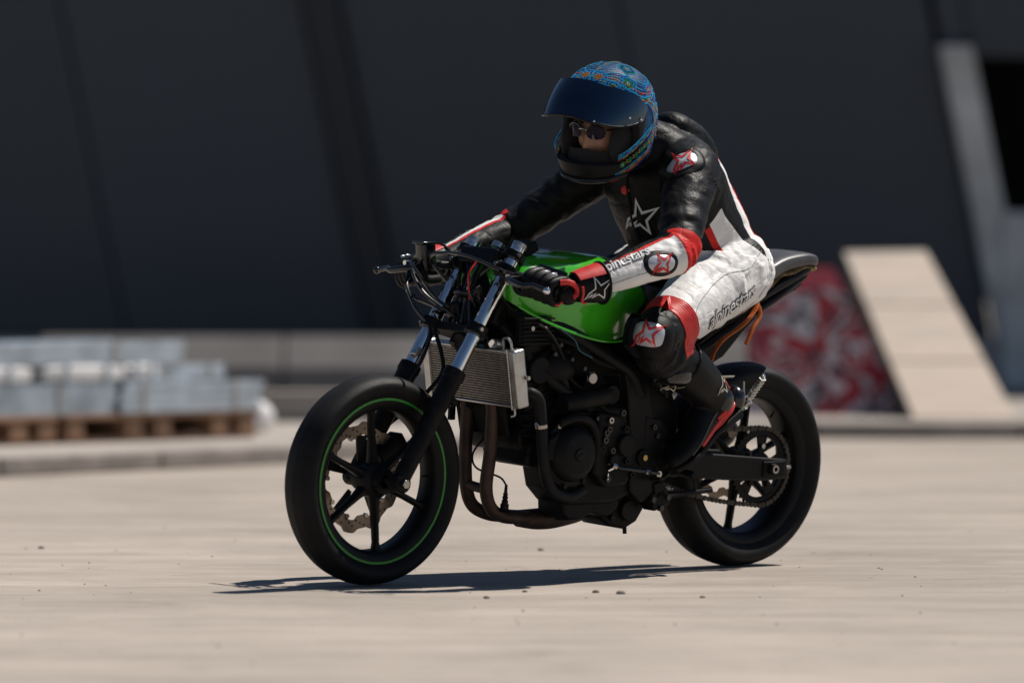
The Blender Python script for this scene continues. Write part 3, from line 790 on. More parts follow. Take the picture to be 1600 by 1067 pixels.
# --- frame
def frame_tube(name, pts, r, mm_=blk_satin): return MB().tube(pts, r, 14, 6).build(name, mm_, B)
for s in SY:
    frame_tube('frame_spar', [mir(p, s) for p in ((1.00, .03, .82), (.92, .10, .765), (.80, .140, .70), (.66, .150, .635), (.56, .148, .585), (.52, .145, .52))], .021)
    frame_tube('frame_down_tube', [mir(p, s) for p in ((1.01, .03, .755), (.97, .09, .69), (.90, .135, .60), (.82, .150, .54), (.72, .155, .49))], .017)
    frame_tube('frame_brace', [mir(p, s) for p in ((.86, .142, .68), (.83, .15, .60), (.80, .15, .53))], .013)
    poly = [(.595, .60), (.54, .615), (.49, .56), (.47, .47), (.452, .40), (.445, .30), (.455, .235), (.50, .215), (.545, .25), (.555, .34), (.562, .45), (.575, .54)]
    pp = MB().prism(poly, V(0, .128 * s, 0), V(1, 0, 0), V(0, 0, 1), V(0, .030 * s, 0)).build('pivot_plate', blk_satin, B, bevel=.006, seg=3)
    MB().prism([(.52, .58), (.40, .545), (.355, .47), (.36, .39), (.43, .34), (.50, .36)], V(0, .132 * s, 0), V(1, 0, 0), V(0, 0, 1), V(0, .008 * s, 0)).build('heel_guard', blk_satin, pp, bevel=.002)
    MB().cyl((.505, .157 * s, .345), (.505, .166 * s, .345), .024, None, 24).build('pivot_cap', blk_cast, pp, bevel=.003)
    MB().cyl((.505, .160 * s, .345), (.505, .172 * s, .345), .009, None, 6).build('pivot_bolt', mat('brass', (.5, .35, .15), .35, 1), pp)
    MB().cyl((.515, .150 * s, .525), (.515, .160 * s, .525), .016, None, 20).build('plate_plug', blk_matte, pp)
    # subframe
    frame_tube('seat_rail', [mir(p, s) for p in ((.57, .13, .61), (.42, .12, .66), (.25, .11, .715), (.08, .10, .765), (-.10, .080, .828), (-.205, .064, .868))], .014)
    frame_tube('seat_stay', [mir(p, s) for p in ((.49, .125, .53), (.30, .115, .62), (.13, .10, .70), (-.05, .082, .778), (-.18, .064, .840))], .0125)
frame_tube('seat_hoop', [(-.195, .066, .864), (-.225, .045, .872), (-.235, 0, .876), (-.225, -.045, .872), (-.195, -.066, .864)], .011)
frame_tube('cross_tube', [(.20, -.11, .70), (.20, .11, .70)], .011)
frame_tube('cross_tube', [(.505, -.15, .345), (.505, .15, .345)], .015)
# tail tray
tray = [(-.185, .822), (-.16, .800), (-.05, .752), (.04, .680), (.11, .615), (.20, .575), (.29, .60), (.17, .69), (.03, .755), (-.13, .826), (-.20, .858), (-.22, .853), (-.212, .838)]
mt = MB(); mt.prism([(x, z) for x, z in tray], V(0, -.060, 0), V(1, 0, 0), V(0, 0, 1), V(0, .120, 0))
mt.build('tail_tray', blk_satin, B, bevel=.006, seg=3)
MB().box((-.175, .04, .818), (.04, .035, .016), Matrix.Rotation(.6, 3, 'Y')).build('plate_bracket', blk_matte, B, bevel=.003)
for s in SY:
    MB().lathe([(.010, -.004), (.016, -.004), (.016, .003), (.010, .003)], (-.02, s * .086, .77), n=20, closed=True).build('rubber_mount', blk_satin, B)
# seat
ss = [(-.252, .040, .893, .020), (-.247, .066, .903, .028), (-.225, .080, .912, .038), (-.175, .088, .916, .045), (-.09, .098, .906, .052), (0, .115, .880, .065), (.12, .122, .845, .07), (.25, .115, .822, .07), (.36, .095, .815, .065), (.43, .075, .83, .06), (.45, .05, .835, .04)]
rs = []
for X, w, zt, th in crom(ss, 5):
    rs.append([V(X, w * (1 if math.cos(a) > 0 else -1) * abs(math.cos(a)) ** .55, zt - th / 2 + th / 2 * (1 if math.sin(a) > 0 else -1) * abs(math.sin(a)) ** .45) for a in [2 * PI * k / 28 for k in range(28)]])
st = MB().rings(rs).build('seat', seat_m, B, ang=60)
rs = [[V(X, w * .93 * (1 if math.cos(a) > 0 else -1) * abs(math.cos(a)) ** .55, zt - th - .004 + .011 * math.sin(a) + .004 * math.sin(X * 60)) for a in [2 * PI * k / 20 for k in range(20)]] for X, w, zt, th in crom(ss[1:-1], 5)]
MB().rings(rs).build('seat_foam', foam_m, st)
for s in SY: MB().box((-.15, .06 * s, .858), (.022, .014, .03)).build('seat_bracket', steel, st, bevel=.002)
# orange tie-down strap
strap = MB(); pth = crom([(.04, .112, .77), (.075, .125, .735), (.13, .130, .70), (.20, .135, .665), (.235, .138, .62), (.25, .14, .585)], 6)
for i in range(len(pth) - 1): strap.beam(pth[i], pth[i + 1], .003, .022 + .004 * math.sin(i * .8), up=V(.3, 1, 0))
strap.build('tie_down_strap', orange_m, B)
MB().tube([(.03, .10, .78), (.02, .108, .74), (.05, .112, .70), (.075, .112, .655)], .006, 8).build('strap_tail', orange_m, B)
# rear shock, rear hugger, battery box
MB().cyl((.40, 0, .62), (.33, 0, .34), .014, None, 14).build('shock_rod', steel, B)
MB().tube([(.392 - .0042 * i + 0.0, .032 * math.cos(i * .9), .60 - .0155 * i * .25 + .0) if False else (.395 - .06 * i / 70, .033 * math.cos(i * .62), .60 - .24 * i / 70 + .033 * math.sin(i * .62) * .25) for i in range(71)], .006, 8, 2).build('shock_spring', blk_satin, B)
MB().box((.40, 0, .70), (.20, .17, .13)).build('battery_box', blk_matte, B, bevel=.01)
MB().box((.62, 0, .64), (.24, .20, .14)).build('air_box', blk_matte, B, bevel=.02)

# --- engine
m_ = MB()
m_.prism([(.90, .42), (.88, .335), (.50, .32), (.50, .42), (.56, .49), (.70, .50), (.80, .47)], V(0, -.10, 0), V(1, 0, 0), V(0, 0, 1), V(0, .25, 0))
m_.prism([(.845, .345), (.82, .26), (.77, .215), (.60, .215), (.50, .25), (.50, .345)], V(0, .015, 0), V(1, 0, 0), V(0, 0, 1), V(0, .132, 0))
eng = m_.build('crankcase', blk_cast, B, bevel=.014, seg=3)
cy = Matrix.Rotation(.42, 3, 'Y')
m_ = MB().box((.865, 0, .505), (.15, .25, .13), cy); m_.build('cylinder_block', blk_cast, B, bevel=.01, seg=3)
hd = MB().box((.905, 0, .595), (.165, .28, .075), cy).build('cylinder_head', blk_cast, B, bevel=.012, seg=3)
MB().box((.932, 0, .652), (.175, .27, .055), cy).build('head_cover', blk_cast, B, bevel=.018, seg=3)
for i in range(5):
    MB().box((.838 + .012 * i, 0, .452 + .024 * i), (.165, .262, .006), cy).build('cylinder_fin', blk_cast, B, bevel=.002)
for s in SY:
    MB().cyl((.905, .14 * s, .595), (.905, .155 * s, .595), .04, None, 28).build('cam_cover', blk_cast, hd, bevel=.005)
# stator cover and its trims (left side)
scn = V(.805, 0, .366)
sc = MB().lathe([(.001, .222), (.050, .222), (.060, .219), (.072, .208), (.078, .196), (.080, .185), (.094, .180), (.098, .15), (.098, .14)][::-1], scn, n=56).build('stator_cover', blk_cast, B, ang=40)
MB().lathe([(.001, .226), (.016, .226), (.018, .222), (.018, .216)][::-1], scn + V(0, 0, .0), n=24).build('cover_plug', blk_satin, sc)
MB().box(scn + V(.0, .226, 0), (.022, .003, .005), Matrix.Rotation(.5, 3, 'Y')).build('plug_slot', blk_matte, sc)
for k in range(8):
    a = 2 * PI * k / 8 + .2; p = scn + V(math.cos(a) * .093, .178, math.sin(a) * .093)
    MB().cyl(p, p + V(0, .012, 0), .0075, None, 6).build('cover_bolt', blk_satin if k not in (1,) else bolt_m, sc)
MB().tube([scn + V(.05, .19, .085), scn + V(.0, .20, .10), scn + V(-.06, .195, .085), scn + V(-.095, .185, .03), scn + V(-.098, .18, -.06)], .012, 10).build('cover_rib', blk_cast, sc)
MB().prism([(.86, .43), (.90, .41), (.905, .36), (.88, .345)], V(0, .15, 0), V(1, 0, 0), V(0, 0, 1), V(0, .05, 0)).build('crank_boss', blk_cast, B, bevel=.006)
# water pump, starter tube, sprocket cover
m_ = MB().cyl((.83, .165, .50), (.66, .165, .525), .028, None, 20).lathe([(.014, -.02), (.026, -.02), (.026, .02), (.014, .02)], (.655, .165, .527), n=24, closed=True)
m_.build('breather_tube', blk_cast, B, bevel=.003)
MB().cyl((.655, .178, .527), (.655, .188, .527), .015, None, 20).build('tube_plug', blk_matte, B)
m_ = MB(); m_.prism([(.70, .48), (.62, .47), (.565, .42), (.55, .33), (.58, .27), (.66, .265), (.70, .30)], V(0, .13, 0), V(1, 0, 0), V(0, 0, 1), V(0, .05, 0))
sp = m_.build('sprocket_cover', blk_cast, B, bevel=.01, seg=3)
for (x, z, mm_) in ((.66, .455, bolt_m), (.665, .43, bolt_dk), (.60, .43, blk_satin), (.648, .37, bolt_dk), (.59, .34, blk_satin), (.66, .29, bolt_dk), (.615, .475, bolt_dk)):
    MB().lathe([(.004, .0), (.009, .0), (.009, .01), (.004, .01)], (x, .18, z), n=14, closed=True).build('case_bolt', mm_, sp)
MB().cyl((.60, .182, .385), (.60, .20, .385), .032, None, 28).build('output_boss', blk_cast, sp, bevel=.004)
MB().cyl((.645, .182, .345), (.645, .196, .345), .016, None, 20).build('shift_shaft_boss', blk_cast, sp, bevel=.003)
# bright neutral switch pieces under the cover
MB().box((.652, .186, .318), (.022, .008, .006), Matrix.Rotation(.3, 3, 'Y')).box((.662, .186, .298), (.004, .008, .02)).build('neutral_switch', chrome, B, bevel=.001)
# sump and oil filter
m_ = MB(); m_.prism([(.775, .235), (.77, .19), (.75, .17), (.70, .172), (.66, .19), (.60, .175), (.56, .20), (.55, .24)], V(0, .02, 0), V(1, 0, 0), V(0, 0, 1), V(0, .11, 0))
m_.build('oil_pan', blk_cast, B, bevel=.01, seg=3)
m_ = MB()
for x in (.735, .695): m_.cyl((x, .085, .21), (x, .085, .168), .02, .018, 14)
m_.build('drain_plug', blk_cast, B, bevel=.003)
m_ = MB(); m_.prism([(.60, .27), (.61, .20), (.59, .165), (.56, .145), (.50, .135), (.455, .155), (.43, .19), (.425, .23), (.45, .28)], V(0, -.02, 0), V(1, 0, 0), V(0, 0, 1), V(0, .12, 0))
ml = m_.build('linkage_casting', blk_cast, B, bevel=.012, seg=3)
MB().cyl((.50, .10, .19), (.50, .115, .19), .03, None, 20).build('linkage_bush', blk_satin, ml, bevel=.003)
MB().cyl((.495, .09, .145), (.492, .09, .122), .006, None, 10).build('drain_stub', blk_satin, ml)
for k, (x, z) in enumerate(((.56, .17), (.44, .21), (.54, .25))): MB().cyl((x, .10, z), (x, .112, z), .009, None, 6).build('linkage_bolt', blk_satin, ml)
# starter motor / front crankcase lumps
MB().cyl((.90, -.10, .40), (.90, .12, .40), .042, None, 24).build('balancer_case', blk_cast, B, bevel=.006)
m_ = MB().box((.90, .06, .36), (.05, .16, .07), Matrix.Rotation(-.2, 3, 'Y')); m_.build('case_front', blk_cast, B, bevel=.012, seg=3)
for i in range(5): MB().box((.90 - .006 * i, .13, .47 - .028 * i), (.10, .02, .006)).build('case_rib', blk_cast, B, bevel=.002)
for i in range(4): MB().cyl((.88 - .045 * i, .152, .455 - .005 * i), (.88 - .045 * i, .164, .455 - .005 * i), .008, None, 6).build('case_bolt', blk_satin, B)
# throttle bodies and filters between tank and head
for s in SY:
    MB().cyl((.80, .06 * s, .635), (.70, .06 * s, .655), .03, .034, 20).build('throttle_body', blk_satin, B, bevel=.003)
MB().ball((.83, .13, .60), .055, 24, 14, (1.2, .75, .9)).build('cam_chain_cover', blk_cast, B)
MB().box((.72, .158, .575), (.018, .012, .03)).cyl((.722, .164, .572), (.722, .172, .572), .016, None, 20).build('mount_nut', bolt_m, B, bevel=.002)
for (x, y, z) in ((.84, .15, .665), (.86, .15, .64), (.80, .155, .625), (.76, .165, .60), (.70, .165, .46), (.69, .165, .505)):
    MB().cyl((x, y, z), (x, y + .012, z), .0065, None, 6).build('frame_bolt', bolt_dk, B)
# regulator with fins
rg_ = MB().box((.925, .135, .705), (.118, .022, .084)).build('regulator', blk_satin, B, bevel=.003)
for i in range(7): MB().box((.925, .153, .671 + .0113 * i), (.116, .016, .0042)).build('cooling_fin', blk_satin, rg_, bevel=.001)
for x in (.905, .952):
    MB().cyl((x, .146, .712), (x, .164, .712), .0065, None, 12).build('mount_screw', bolt_m, rg_)
MB().box((.925, .115, .745), (.10, .02, .02)).build('bracket', blk_satin, rg_, bevel=.002)
# radiator
tilt = .19
RM = Matrix.Rotation(tilt, 3, 'Y')
rc = V(1.012, 0, .576)
def rp(x, y, z): return rc + RM @ V(x, y, z)
rad_o = MB().box(rc, (.026, .33, .146), RM).build('radiator', core_m, B)
for i in range(21):
    MB().box(rp(.0145, 0, -.068 + .136 * i / 20), (.006, .328, .0026), RM).build('radiator_fin', fin_m, rad_o, smooth=False)
for z in (-.076, .076): MB().box(rp(.002, 0, z), (.038, .336, .007), RM).build('radiator_rail', alu, rad_o, bevel=.002)
for s in SY:
    poly = [(-.022, -.082), (.020, -.082), (.020, .082), (-.022, .082)]
    m_ = MB(); m_.prism([(x, z) for x, z in poly], rp(0, .164 * s, 0), RM @ V(1, 0, 0), RM @ V(0, 0, 1), V(0, .030 * s, 0))
    m_.build('radiator_tank', alu, rad_o, bevel=.007, seg=3)
    MB().tube([rp(.021, .166 * s, -.085), rp(.021, .166 * s, 0), rp(.021, .166 * s, .085)], .0022, 6, smooth=False).build('tank_weld', steel, rad_o)
MB().lathe([(.008, 0), (.0135, 0), (.0135, .022), (.008, .022)], rp(.0, .115, .090), axis=(1, 0, .2), n=18, closed=True).build('filler_ring', alu, rad_o)
MB().tube([rp(0, .13, .08), rp(.002, .135, .108), rp(.002, .152, .112), rp(.002, .165, .10), rp(.002, .166, .078)], .0038, 8).build('overflow_pipe', alu, rad_o)
MB().tube([rp(.01, .164, -.08), rp(.012, .166, -.10), rp(.02, .158, -.104)], .0032, 8).build('lower_hook', alu, rad_o)
MB().cyl(rp(.0, -.02, -.085), rp(.02, -.02, -.10), .010, None, 12).build('drain_valve', blk_matte, rad_o)
MB().cyl(rp(-.01, -.06, -.08), rp(-.012, -.06, -.105), .018, .018, 16).build('fan_switch', alu, rad_o)
MB().cyl(rp(.02, -.105, -.09), rp(.02, -.08, -.09), .012, None, 14).build('mount_rubber', rubber, rad_o)
MB().cyl(rp(-.018, .196, .0), rp(-.018, .204, .0), .006, None, 8).build('side_bolt', bolt_m, rad_o)
MB().box((.975, .0, .455), (.012, .20, .10), Matrix.Rotation(.25, 3, 'Y')).build('heat_plate', blk_matte, B, bevel=.003)
MB().box((1.0, -.10, .465), (.02, .012, .06)).build('plate_tab', blk_matte, B, bevel=.002)
# coolant hose
MB().tube([rp(-.03, .17, -.05), (.965, .185, .535), (.94, .19, .515), (.925, .188, .45), (.912, .185, .38), (.895, .184, .31), (.865, .184, .262), (.80, .180, .245), (.74, .17, .262)], .0165, 16, 6).build('coolant_hose', rubber, B)
MB().lathe([(.0166, -.005), (.0182, -.005), (.0182, .005), (.0166, .005)], (.9245, .188, .445), axis=(.2, 0, 1), n=24, closed=True).build('hose_clamp', bolt_m, B)
MB().cyl((.945, .195, .449), (.955, .20, .452), .005, None, 8).build('clamp_screw', bolt_m, B)
# exhaust headers
for s, y in ((1, .052), (-1, -.052)):
    MB().tube([(.955, y, .555), (.99, y, .52), (.985, y, .47), (.985 + .004 * s * -1, y * .9, .36), (.985, y * .8, .262), (.962, y * .75, .205), (.91, y * .6, .178), (.84, y * .5, .17), (.78, 0, .168)], .0185, 16, 6).build('exhaust_header', rust_m, B)
MB().tube([(.985, -.04, .262), (.984, 0, .258), (.985, .04, .255)], .014, 12, smooth=False).build('header_link', rust_m, B)
MB().tube([(.82, 0, .165, .024), (.74, -.01, .16, .03), (.62, -.05, .158, .03), (.45, -.12, .17, .028), (.25, -.16, .24, .028)], .028, 18).build('collector_pipe', rust_m, B)
MB().tube([(.25, -.16, .24, .03), (.22, -.165, .255, .05), (.10, -.175, .30, .055), (-.12, -.185, .37, .055), (-.15, -.187, .38, .04)], .05, 24).build('silencer', blk_satin, B)
# oxygen sensor and lead
ls = MB().lathe([(.001, .075), (.004, .075), (.005, .05), (.007, .05), (.007, .046), (.0055, .044), (.008, .04), (.008, .036), (.006, .034), (.009, .03), (.009, .02), (.012, .02), (.012, .008), (.018, .0)][::-1], (.925, .055, .195), axis=(.05, .1, 1), n=16)
ls.build('lambda_sensor', blk_satin, B)
cable('sensor_lead', [(.93, .062, .27), (.945, .05, .29), (.985, .0, .31), (.995, -.01, .345), (.98, .0, .38), (.95, .02, .42)], .0028, blk_matte)

# --- swingarm, chain, sprockets
for s in SY:
    sa = MB(); y0 = .105 * s
    P = [(.51, .385), (.40, .372), (.20, .345), (-.03, .327), (-.098, .322), (-.104, .268), (-.03, .262), (.15, .268), (.36, .285), (.51, .305)]
    sa.prism(P, V(0, y0, 0), V(1, 0, 0), V(0, 0, 1), V(0, .030 * s, 0))
    so_ = sa.build('swingarm', blk_satin, B, bevel=.006, seg=3)
    MB().box((-.04, .137 * s, .296), (.085, .006, .044)).build('chain_adjuster', blk_cast, so_, bevel=.002)
    MB().cyl((-.03, .139 * s, .297), (-.03, .152 * s, .297), .017, None, 6).build('axle_nut', blk_cast, so_, bevel=.002)
    MB().lathe([(.007, .150), (.012, .150), (.012, .158), (.007, .158)] if s > 0 else [(.007, -.150), (.012, -.150), (.012, -.158), (.007, -.158)], (-.03, 0, .297), n=16, closed=True).build('axle_end', bolt_m, so_)
    MB().cyl((-.10, .12 * s, .297), (-.125, .12 * s, .297), .005, None, 8).build('adjuster_bolt', bolt_m, so_)
    MB().cyl((.045, .12 * s, .327), (.045, .12 * s, .345), .008, None, 8).build('stand_spool', blk_satin, so_)
MB().box((.40, 0, .335), (.10, .21, .06)).build('swingarm_brace', blk_satin, B, bevel=.01)
SC = V(-.03, .088, .298); R1 = .112; FS = V(.555, .088, .372); R2 = .036
sm = MB(); seg = 42 * 4; rs = []
for k in range(seg):
    a = 2 * PI * k / seg; d = V(-math.cos(a), 0, math.sin(a)); ro = R1 - .002 + .0045 * math.cos(42 * a)
    rs.append([SC + d * .088 + V(0, -.003, 0), SC + d * ro + V(0, -.003, 0), SC + d * ro + V(0, .003, 0), SC + d * .088 + V(0, .003, 0)])
sm.rings(rs, closed=True)
spr = sm.build('rear_sprocket', blk_cast, B, ang=40)
for k in range(5):
    c5 = MB(); a = 2 * PI * k / 5 + .25; sector(c5, SC, .035, .092, a - .22, a + .22, -.003, .003, 4); c5.build('sprocket_arm', blk_cast, spr)
    d = V(-math.cos(a), 0, math.sin(a)); MB().cyl(SC + d * .06 + V(0, .003, 0), SC + d * .06 + V(0, .011, 0), .008, None, 6).build('sprocket_bolt', bolt_m if k in (1,) else blk_satin, spr)
MB().lathe([(.02, -.004), (.042, -.004), (.042, .004), (.02, .004)], SC, n=32, closed=True).build('sprocket_hub', blk_cast, spr)
MB().cyl(FS + V(0, -.003, 0), FS + V(0, .003, 0), R2, None, 28).build('front_sprocket', blk_cast, B)
# chain path: round the rear sprocket, straight runs to the front one, lower run sags
path = []
dvec = FS - SC; base_a = math.atan2(dvec.z, dvec.x)
off = math.asin((R1 - R2) / dvec.length)
aT = base_a + PI / 2 - off * -1 * -1; aT = base_a + math.acos((R1 - R2) / dvec.length); aB = base_a - math.acos((R1 - R2) / dvec.length)
n1 = 60
for i in range(n1 + 1):
    a = aT + (2 * PI - (aT - aB)) * i / n1
    path.append(SC + V(math.cos(a), 0, math.sin(a)) * R1)
pb, qb = path[-1], FS + V(math.cos(aB), 0, math.sin(aB)) * R2
for i in range(1, 30):
    t = i / 30; path.append(pb.lerp(qb, t) - V(0, 0, .028 * 4 * t * (1 - t)))
for i in range(13):
    a = aB + (aT - aB) * i / 12; path.append(FS + V(math.cos(a), 0, math.sin(a)) * R2)
qt = FS + V(math.cos(aT), 0, math.sin(aT)) * R2
for i in range(1, 30): path.append(qt.lerp(path[0], i / 30))
path.append(path[0].copy())
cum = [0]
for i in range(1, len(path)): cum.append(cum[-1] + (path[i] - path[i - 1]).length)
nl = int(cum[-1] / .0159 / 2) * 2; pitch = cum[-1] / nl
def along(sx):
    sx %= cum[-1]
    for i in range(1, len(cum)):
        if cum[i] >= sx:
            f = (sx - cum[i - 1]) / max(1e-9, cum[i] - cum[i - 1]); return path[i - 1].lerp(path[i], f)
    return path[-1]
cmb = MB()
for k in range(nl):
    p, q = along(k * pitch), along((k + 1) * pitch); d = (q - p).normalized()
    yo = .0085 if k % 2 else .0068
    up_ = V(0, 1, 0).cross(d)
    for s in SY:
        oct_ = []
        for tt, hh in ((-.005, .0035), (-.003, .0068), (.003, .0072), (.006, .0052), (.010, .0052), (.013, .0072), (.019, .0068), (.021, .0035), (.021, -.0035), (.019, -.0068), (.013, -.0072), (.010, -.0052), (.006, -.0052), (.003, -.0072), (-.003, -.0068), (-.005, -.0035)):
            oct_.append((tt, hh))
        cmb.prism(oct_, p + V(0, s * yo, 0), d, up_, V(0, .0016 * s, 0))
    cmb.cyl(p + V(0, -.0105, 0), p + V(0, .0105, 0), .0042, None, 8)
cmb.build('chain', mat('chain_steel', (.045, .04, .036), .4, .8, .4, 60, dirt=(.02, .018, .015), dirt_amt=.8), B)['kind'] = 'stuff'
# rearsets, pegs, shift linkage
for s in SY:
    br_ = MB(); br_.prism([(.50, .46), (.44, .45), (.36, .36), (.345, .31), (.37, .285), (.42, .29), (.50, .36)], V(0, .148 * s, 0), V(1, 0, 0), V(0, 0, 1), V(0, .012 * s, 0))
    bo_ = br_.build('rearset_bracket', blk_satin, B, bevel=.003)
    for (x, z) in ((.455, .405), (.425, .375), (.435, .335), (.395, .325), (.47, .43)):
        MB().lathe([(.003, 0), (.0075, 0), (.0075, .008 * s), (.003, .008 * s)], (x, .160 * s, z), n=14, closed=True).build('bracket_bolt', bolt_m if x in (.425, .395) else bolt_dk, bo_)
    MB().tube([(.375, .155 * s, .305), (.378, .19 * s, .303), (.380, .245 * s, .300)], .011, 12, smooth=False).build('foot_peg', blk_cast, bo_)
    # passenger peg: bracket and folded peg
    MB().prism([(.34, .575), (.30, .56), (.13, .46), (.12, .485), (.14, .51), (.27, .585)], V(0, .128 * s, 0), V(1, 0, 0), V(0, 0, 1), V(0, .014 * s, 0)).build('passenger_bracket', blk_satin, B, bevel=.003)
    pg = MB().beam((.128, .155 * s, .478), (.123, .185 * s, .505), .022, .026).build('peg_joint', alu, B, bevel=.004)
    p0_, p1_ = V(.125, .182 * s, .503), V(.118, .232 * s, .572)
    pgm = MB().beam(p0_, p1_, .020, .014).build('passenger_peg', steel, B, bevel=.003)
    for i in range(7):
        q = p0_.lerp(p1_, .1 + .13 * i); MB().beam(q + V(.004, .006 * s, 0), q + V(.004, .006 * s, 0) + (p1_ - p0_) * .06, .022, .012).build('peg_rib', steel, pgm)
    MB().ball(p1_ + V(0, 0, .004), .0065, 10, 8).build('peg_tip', chrome, pgm)
    MB().cyl((.126, .146 * s, .478), (.126, .178 * s, .482), .007, None, 10).build('peg_pin', chrome, pgm)
MB().tube([(.66, .18, .335), (.62, .192, .322), (.54, .195, .312), (.47, .192, .302)], .0055, 10, smooth=False).build('shift_rod', blk_gloss, B)
for x, z in ((.645, .328), (.515, .308)): MB().cyl((x + .008, .193, z + .002), (x - .008, .193, z - .002), .0078, None, 6).build('rod_nut', bolt_m, B)
MB().tube([(.47, .175, .302), (.47, .195, .300)], .010, 12, smooth=False).build('rod_end', steel, B)
MB().tube([(.41, .168, .30), (.44, .172, .285), (.48, .18, .285), (.50, .20, .29), (.50, .235, .292)], .006, 10).build('shift_lever', blk_satin, B)
MB().beam((.44, .15, .275), (.43, .15, .23), .03, .04).beam((.40, .14, .235), (.46, .14, .215), .05, .05).build('stand_bracket', blk_cast, B, bevel=.004)
MB().tube([(.44 - .0012 * i, .155 + .006 * math.cos(i * .9), .255 + .006 * math.sin(i * .9)) for i in range(50)], .0015, 6, 1).build('stand_spring', steel, B)
MB().tube([(.43, .135, .225), (.30, .13, .235), (.20, .13, .242)], .008, 10, smooth=False).build('side_stand', blk_matte, B)
for k, (x, z) in enumerate(((.462, .225), (.43, .20), (.405, .23))): MB().cyl((x, .158, z), (x, .172, z), .009, None, 6).build('stand_bolt', bolt_dk, B)
# crankcase side clutter: hose stubs and small fittings below the cover
for i, (x, z) in enumerate(((.675, .40), (.672, .42), (.685, .375), (.565, .30))):
    MB().lathe([(.004, 0), (.010, 0), (.010, .012), (.004, .012)], (x, .176, z), n=16, closed=True).build('case_ring', bolt_dk if i < 2 else blk_satin, B)

# ------------------------------------------------------------------ rider (same local frame as the motorcycle)
person = empty('person', BM)
tag(person, 'motorcycle rider in black white and red leathers with beaded blue helmet', 'person')
Pn = person

def limb(mb, pts, n=20, sub=6, up=None):
    """pts: (x,y,z, ra, rb): elliptical loft"""
    P = crom(pts, sub); rs = []; a = None
    for i, p in enumerate(P):
        d = Vector(P[min(i + 1, len(P) - 1)][:3]) - Vector(P[max(i - 1, 0)][:3]); d.normalize()
        if a is None: a, b, _ = frame_of(d, up)
        else: a = (a - d * a.dot(d)).normalized(); b = d.cross(a)
        c = Vector(p[:3])
        rs.append([c + a * (p[3] * math.cos(2 * PI * k / n)) + b * (p[4] * math.sin(2 * PI * k / n)) for k in range(n)])
    mb.rings(rs)

SH = V(.40, .185, 1.135); EL = V(.596, .345, .938); WR = V(.915, .322, .842)
HP = V(.148, .10, .865); KN_ = V(.578, .262, .692); AN = V(.275, .190, .520)
SPINE = [(.150, .785), (.140, .87), (.195, .955), (.26, 1.04), (.32, 1.115), (.372, 1.175), (.42, 1.215)]
def mirv(v, s): return V(v.x, v.y * s, v.z)

raw = MB()
# torso: a = half width (Y), b = half depth
limb(raw, [(.150, 0, .765, .125, .085), (.118, 0, .82, .165, .120), (.146, 0, .885, .176, .145), (.208, 0, .955, .174, .166), (.270, 0, 1.030, .180, .168), (.325, 0, 1.110, .194, .154), (.375, 0, 1.172, .186, .124), (.41, 0, 1.212, .120, .085), (.455, 0, 1.228, .072, .066), (.50, 0, 1.25, .060, .060), (.54, 0, 1.28, .058, .058)], 32, 5, up=V(1, 0, 0))
limb(raw, [(.12, 0, .86, .12, .09), (.22, 0, .865, .12, .095), (.31, 0, .875, .10, .085), (.37, 0, .89, .06, .05)], 20, 5)
# speed hump
limb(raw, [(.14, 0, 1.175, .03, .02), (.19, 0, 1.205, .060, .040), (.26, 0, 1.243, .070, .050), (.318, 0, 1.268, .062, .044), (.345, 0, 1.262, .042, .028)], 20, 5, up=V(1, 0, 0))
for s in SY:
    q = lambda v: tuple(mirv(V(*v), s))
    limb(raw, [q((.33, .09, 1.165)) + (.085, .085), q((.385, .165, 1.15)) + (.086, .082), q(SH) + (.080, .078), tuple(mirv(SH.lerp(EL, .35), s)) + (.071, .068), tuple(mirv(SH.lerp(EL, .7), s)) + (.064, .062), q(EL) + (.062, .060), tuple(mirv(EL.lerp(WR, .25), s)) + (.060, .056), tuple(mirv(EL.lerp(WR, .55), s)) + (.053, .048), tuple(mirv(EL.lerp(WR, .85), s)) + (.042, .038), q(WR) + (.036, .032)], 20, 5)
    limb(raw, [q((.08, .06, .86)) + (.115, .115), q(HP) + (.120, .120), tuple(mirv(HP.lerp(KN_, .3), s)) + (.106, .104), tuple(mirv(HP.lerp(KN_, .6), s)) + (.091, .090), tuple(mirv(HP.lerp(KN_, .85), s)) + (.079, .079), q(KN_) + (.071, .073), tuple(mirv(KN_.lerp(AN, .15) + V(.02, 0, -.02), s)) + (.066, .068), tuple(mirv(KN_.lerp(AN, .45), s)) + (.064, .064), tuple(mirv(KN_.lerp(AN, .8), s)) + (.052, .052), q(AN) + (.047, .047)], 22, 5)
tmp = bpy.data.objects.new('tmp_body', raw.mesh('tmp_body', suit_m)); C.objects.link(tmp)
rm = tmp.modifiers.new('r', 'REMESH'); rm.mode = 'VOXEL'; rm.voxel_size = .0052; rm.use_smooth_shade = True
sm_ = tmp.modifiers.new('s', 'SMOOTH'); sm_.factor = .5; sm_.iterations = 12
dg = bpy.context.evaluated_depsgraph_get()
bme = bpy.data.meshes.new_from_object(tmp.evaluated_get(dg))
bpy.data.objects.remove(tmp)
bme.name = 'body'
bme.materials.clear(); bme.materials.append(suit_m); bme.materials.append(skin_m)

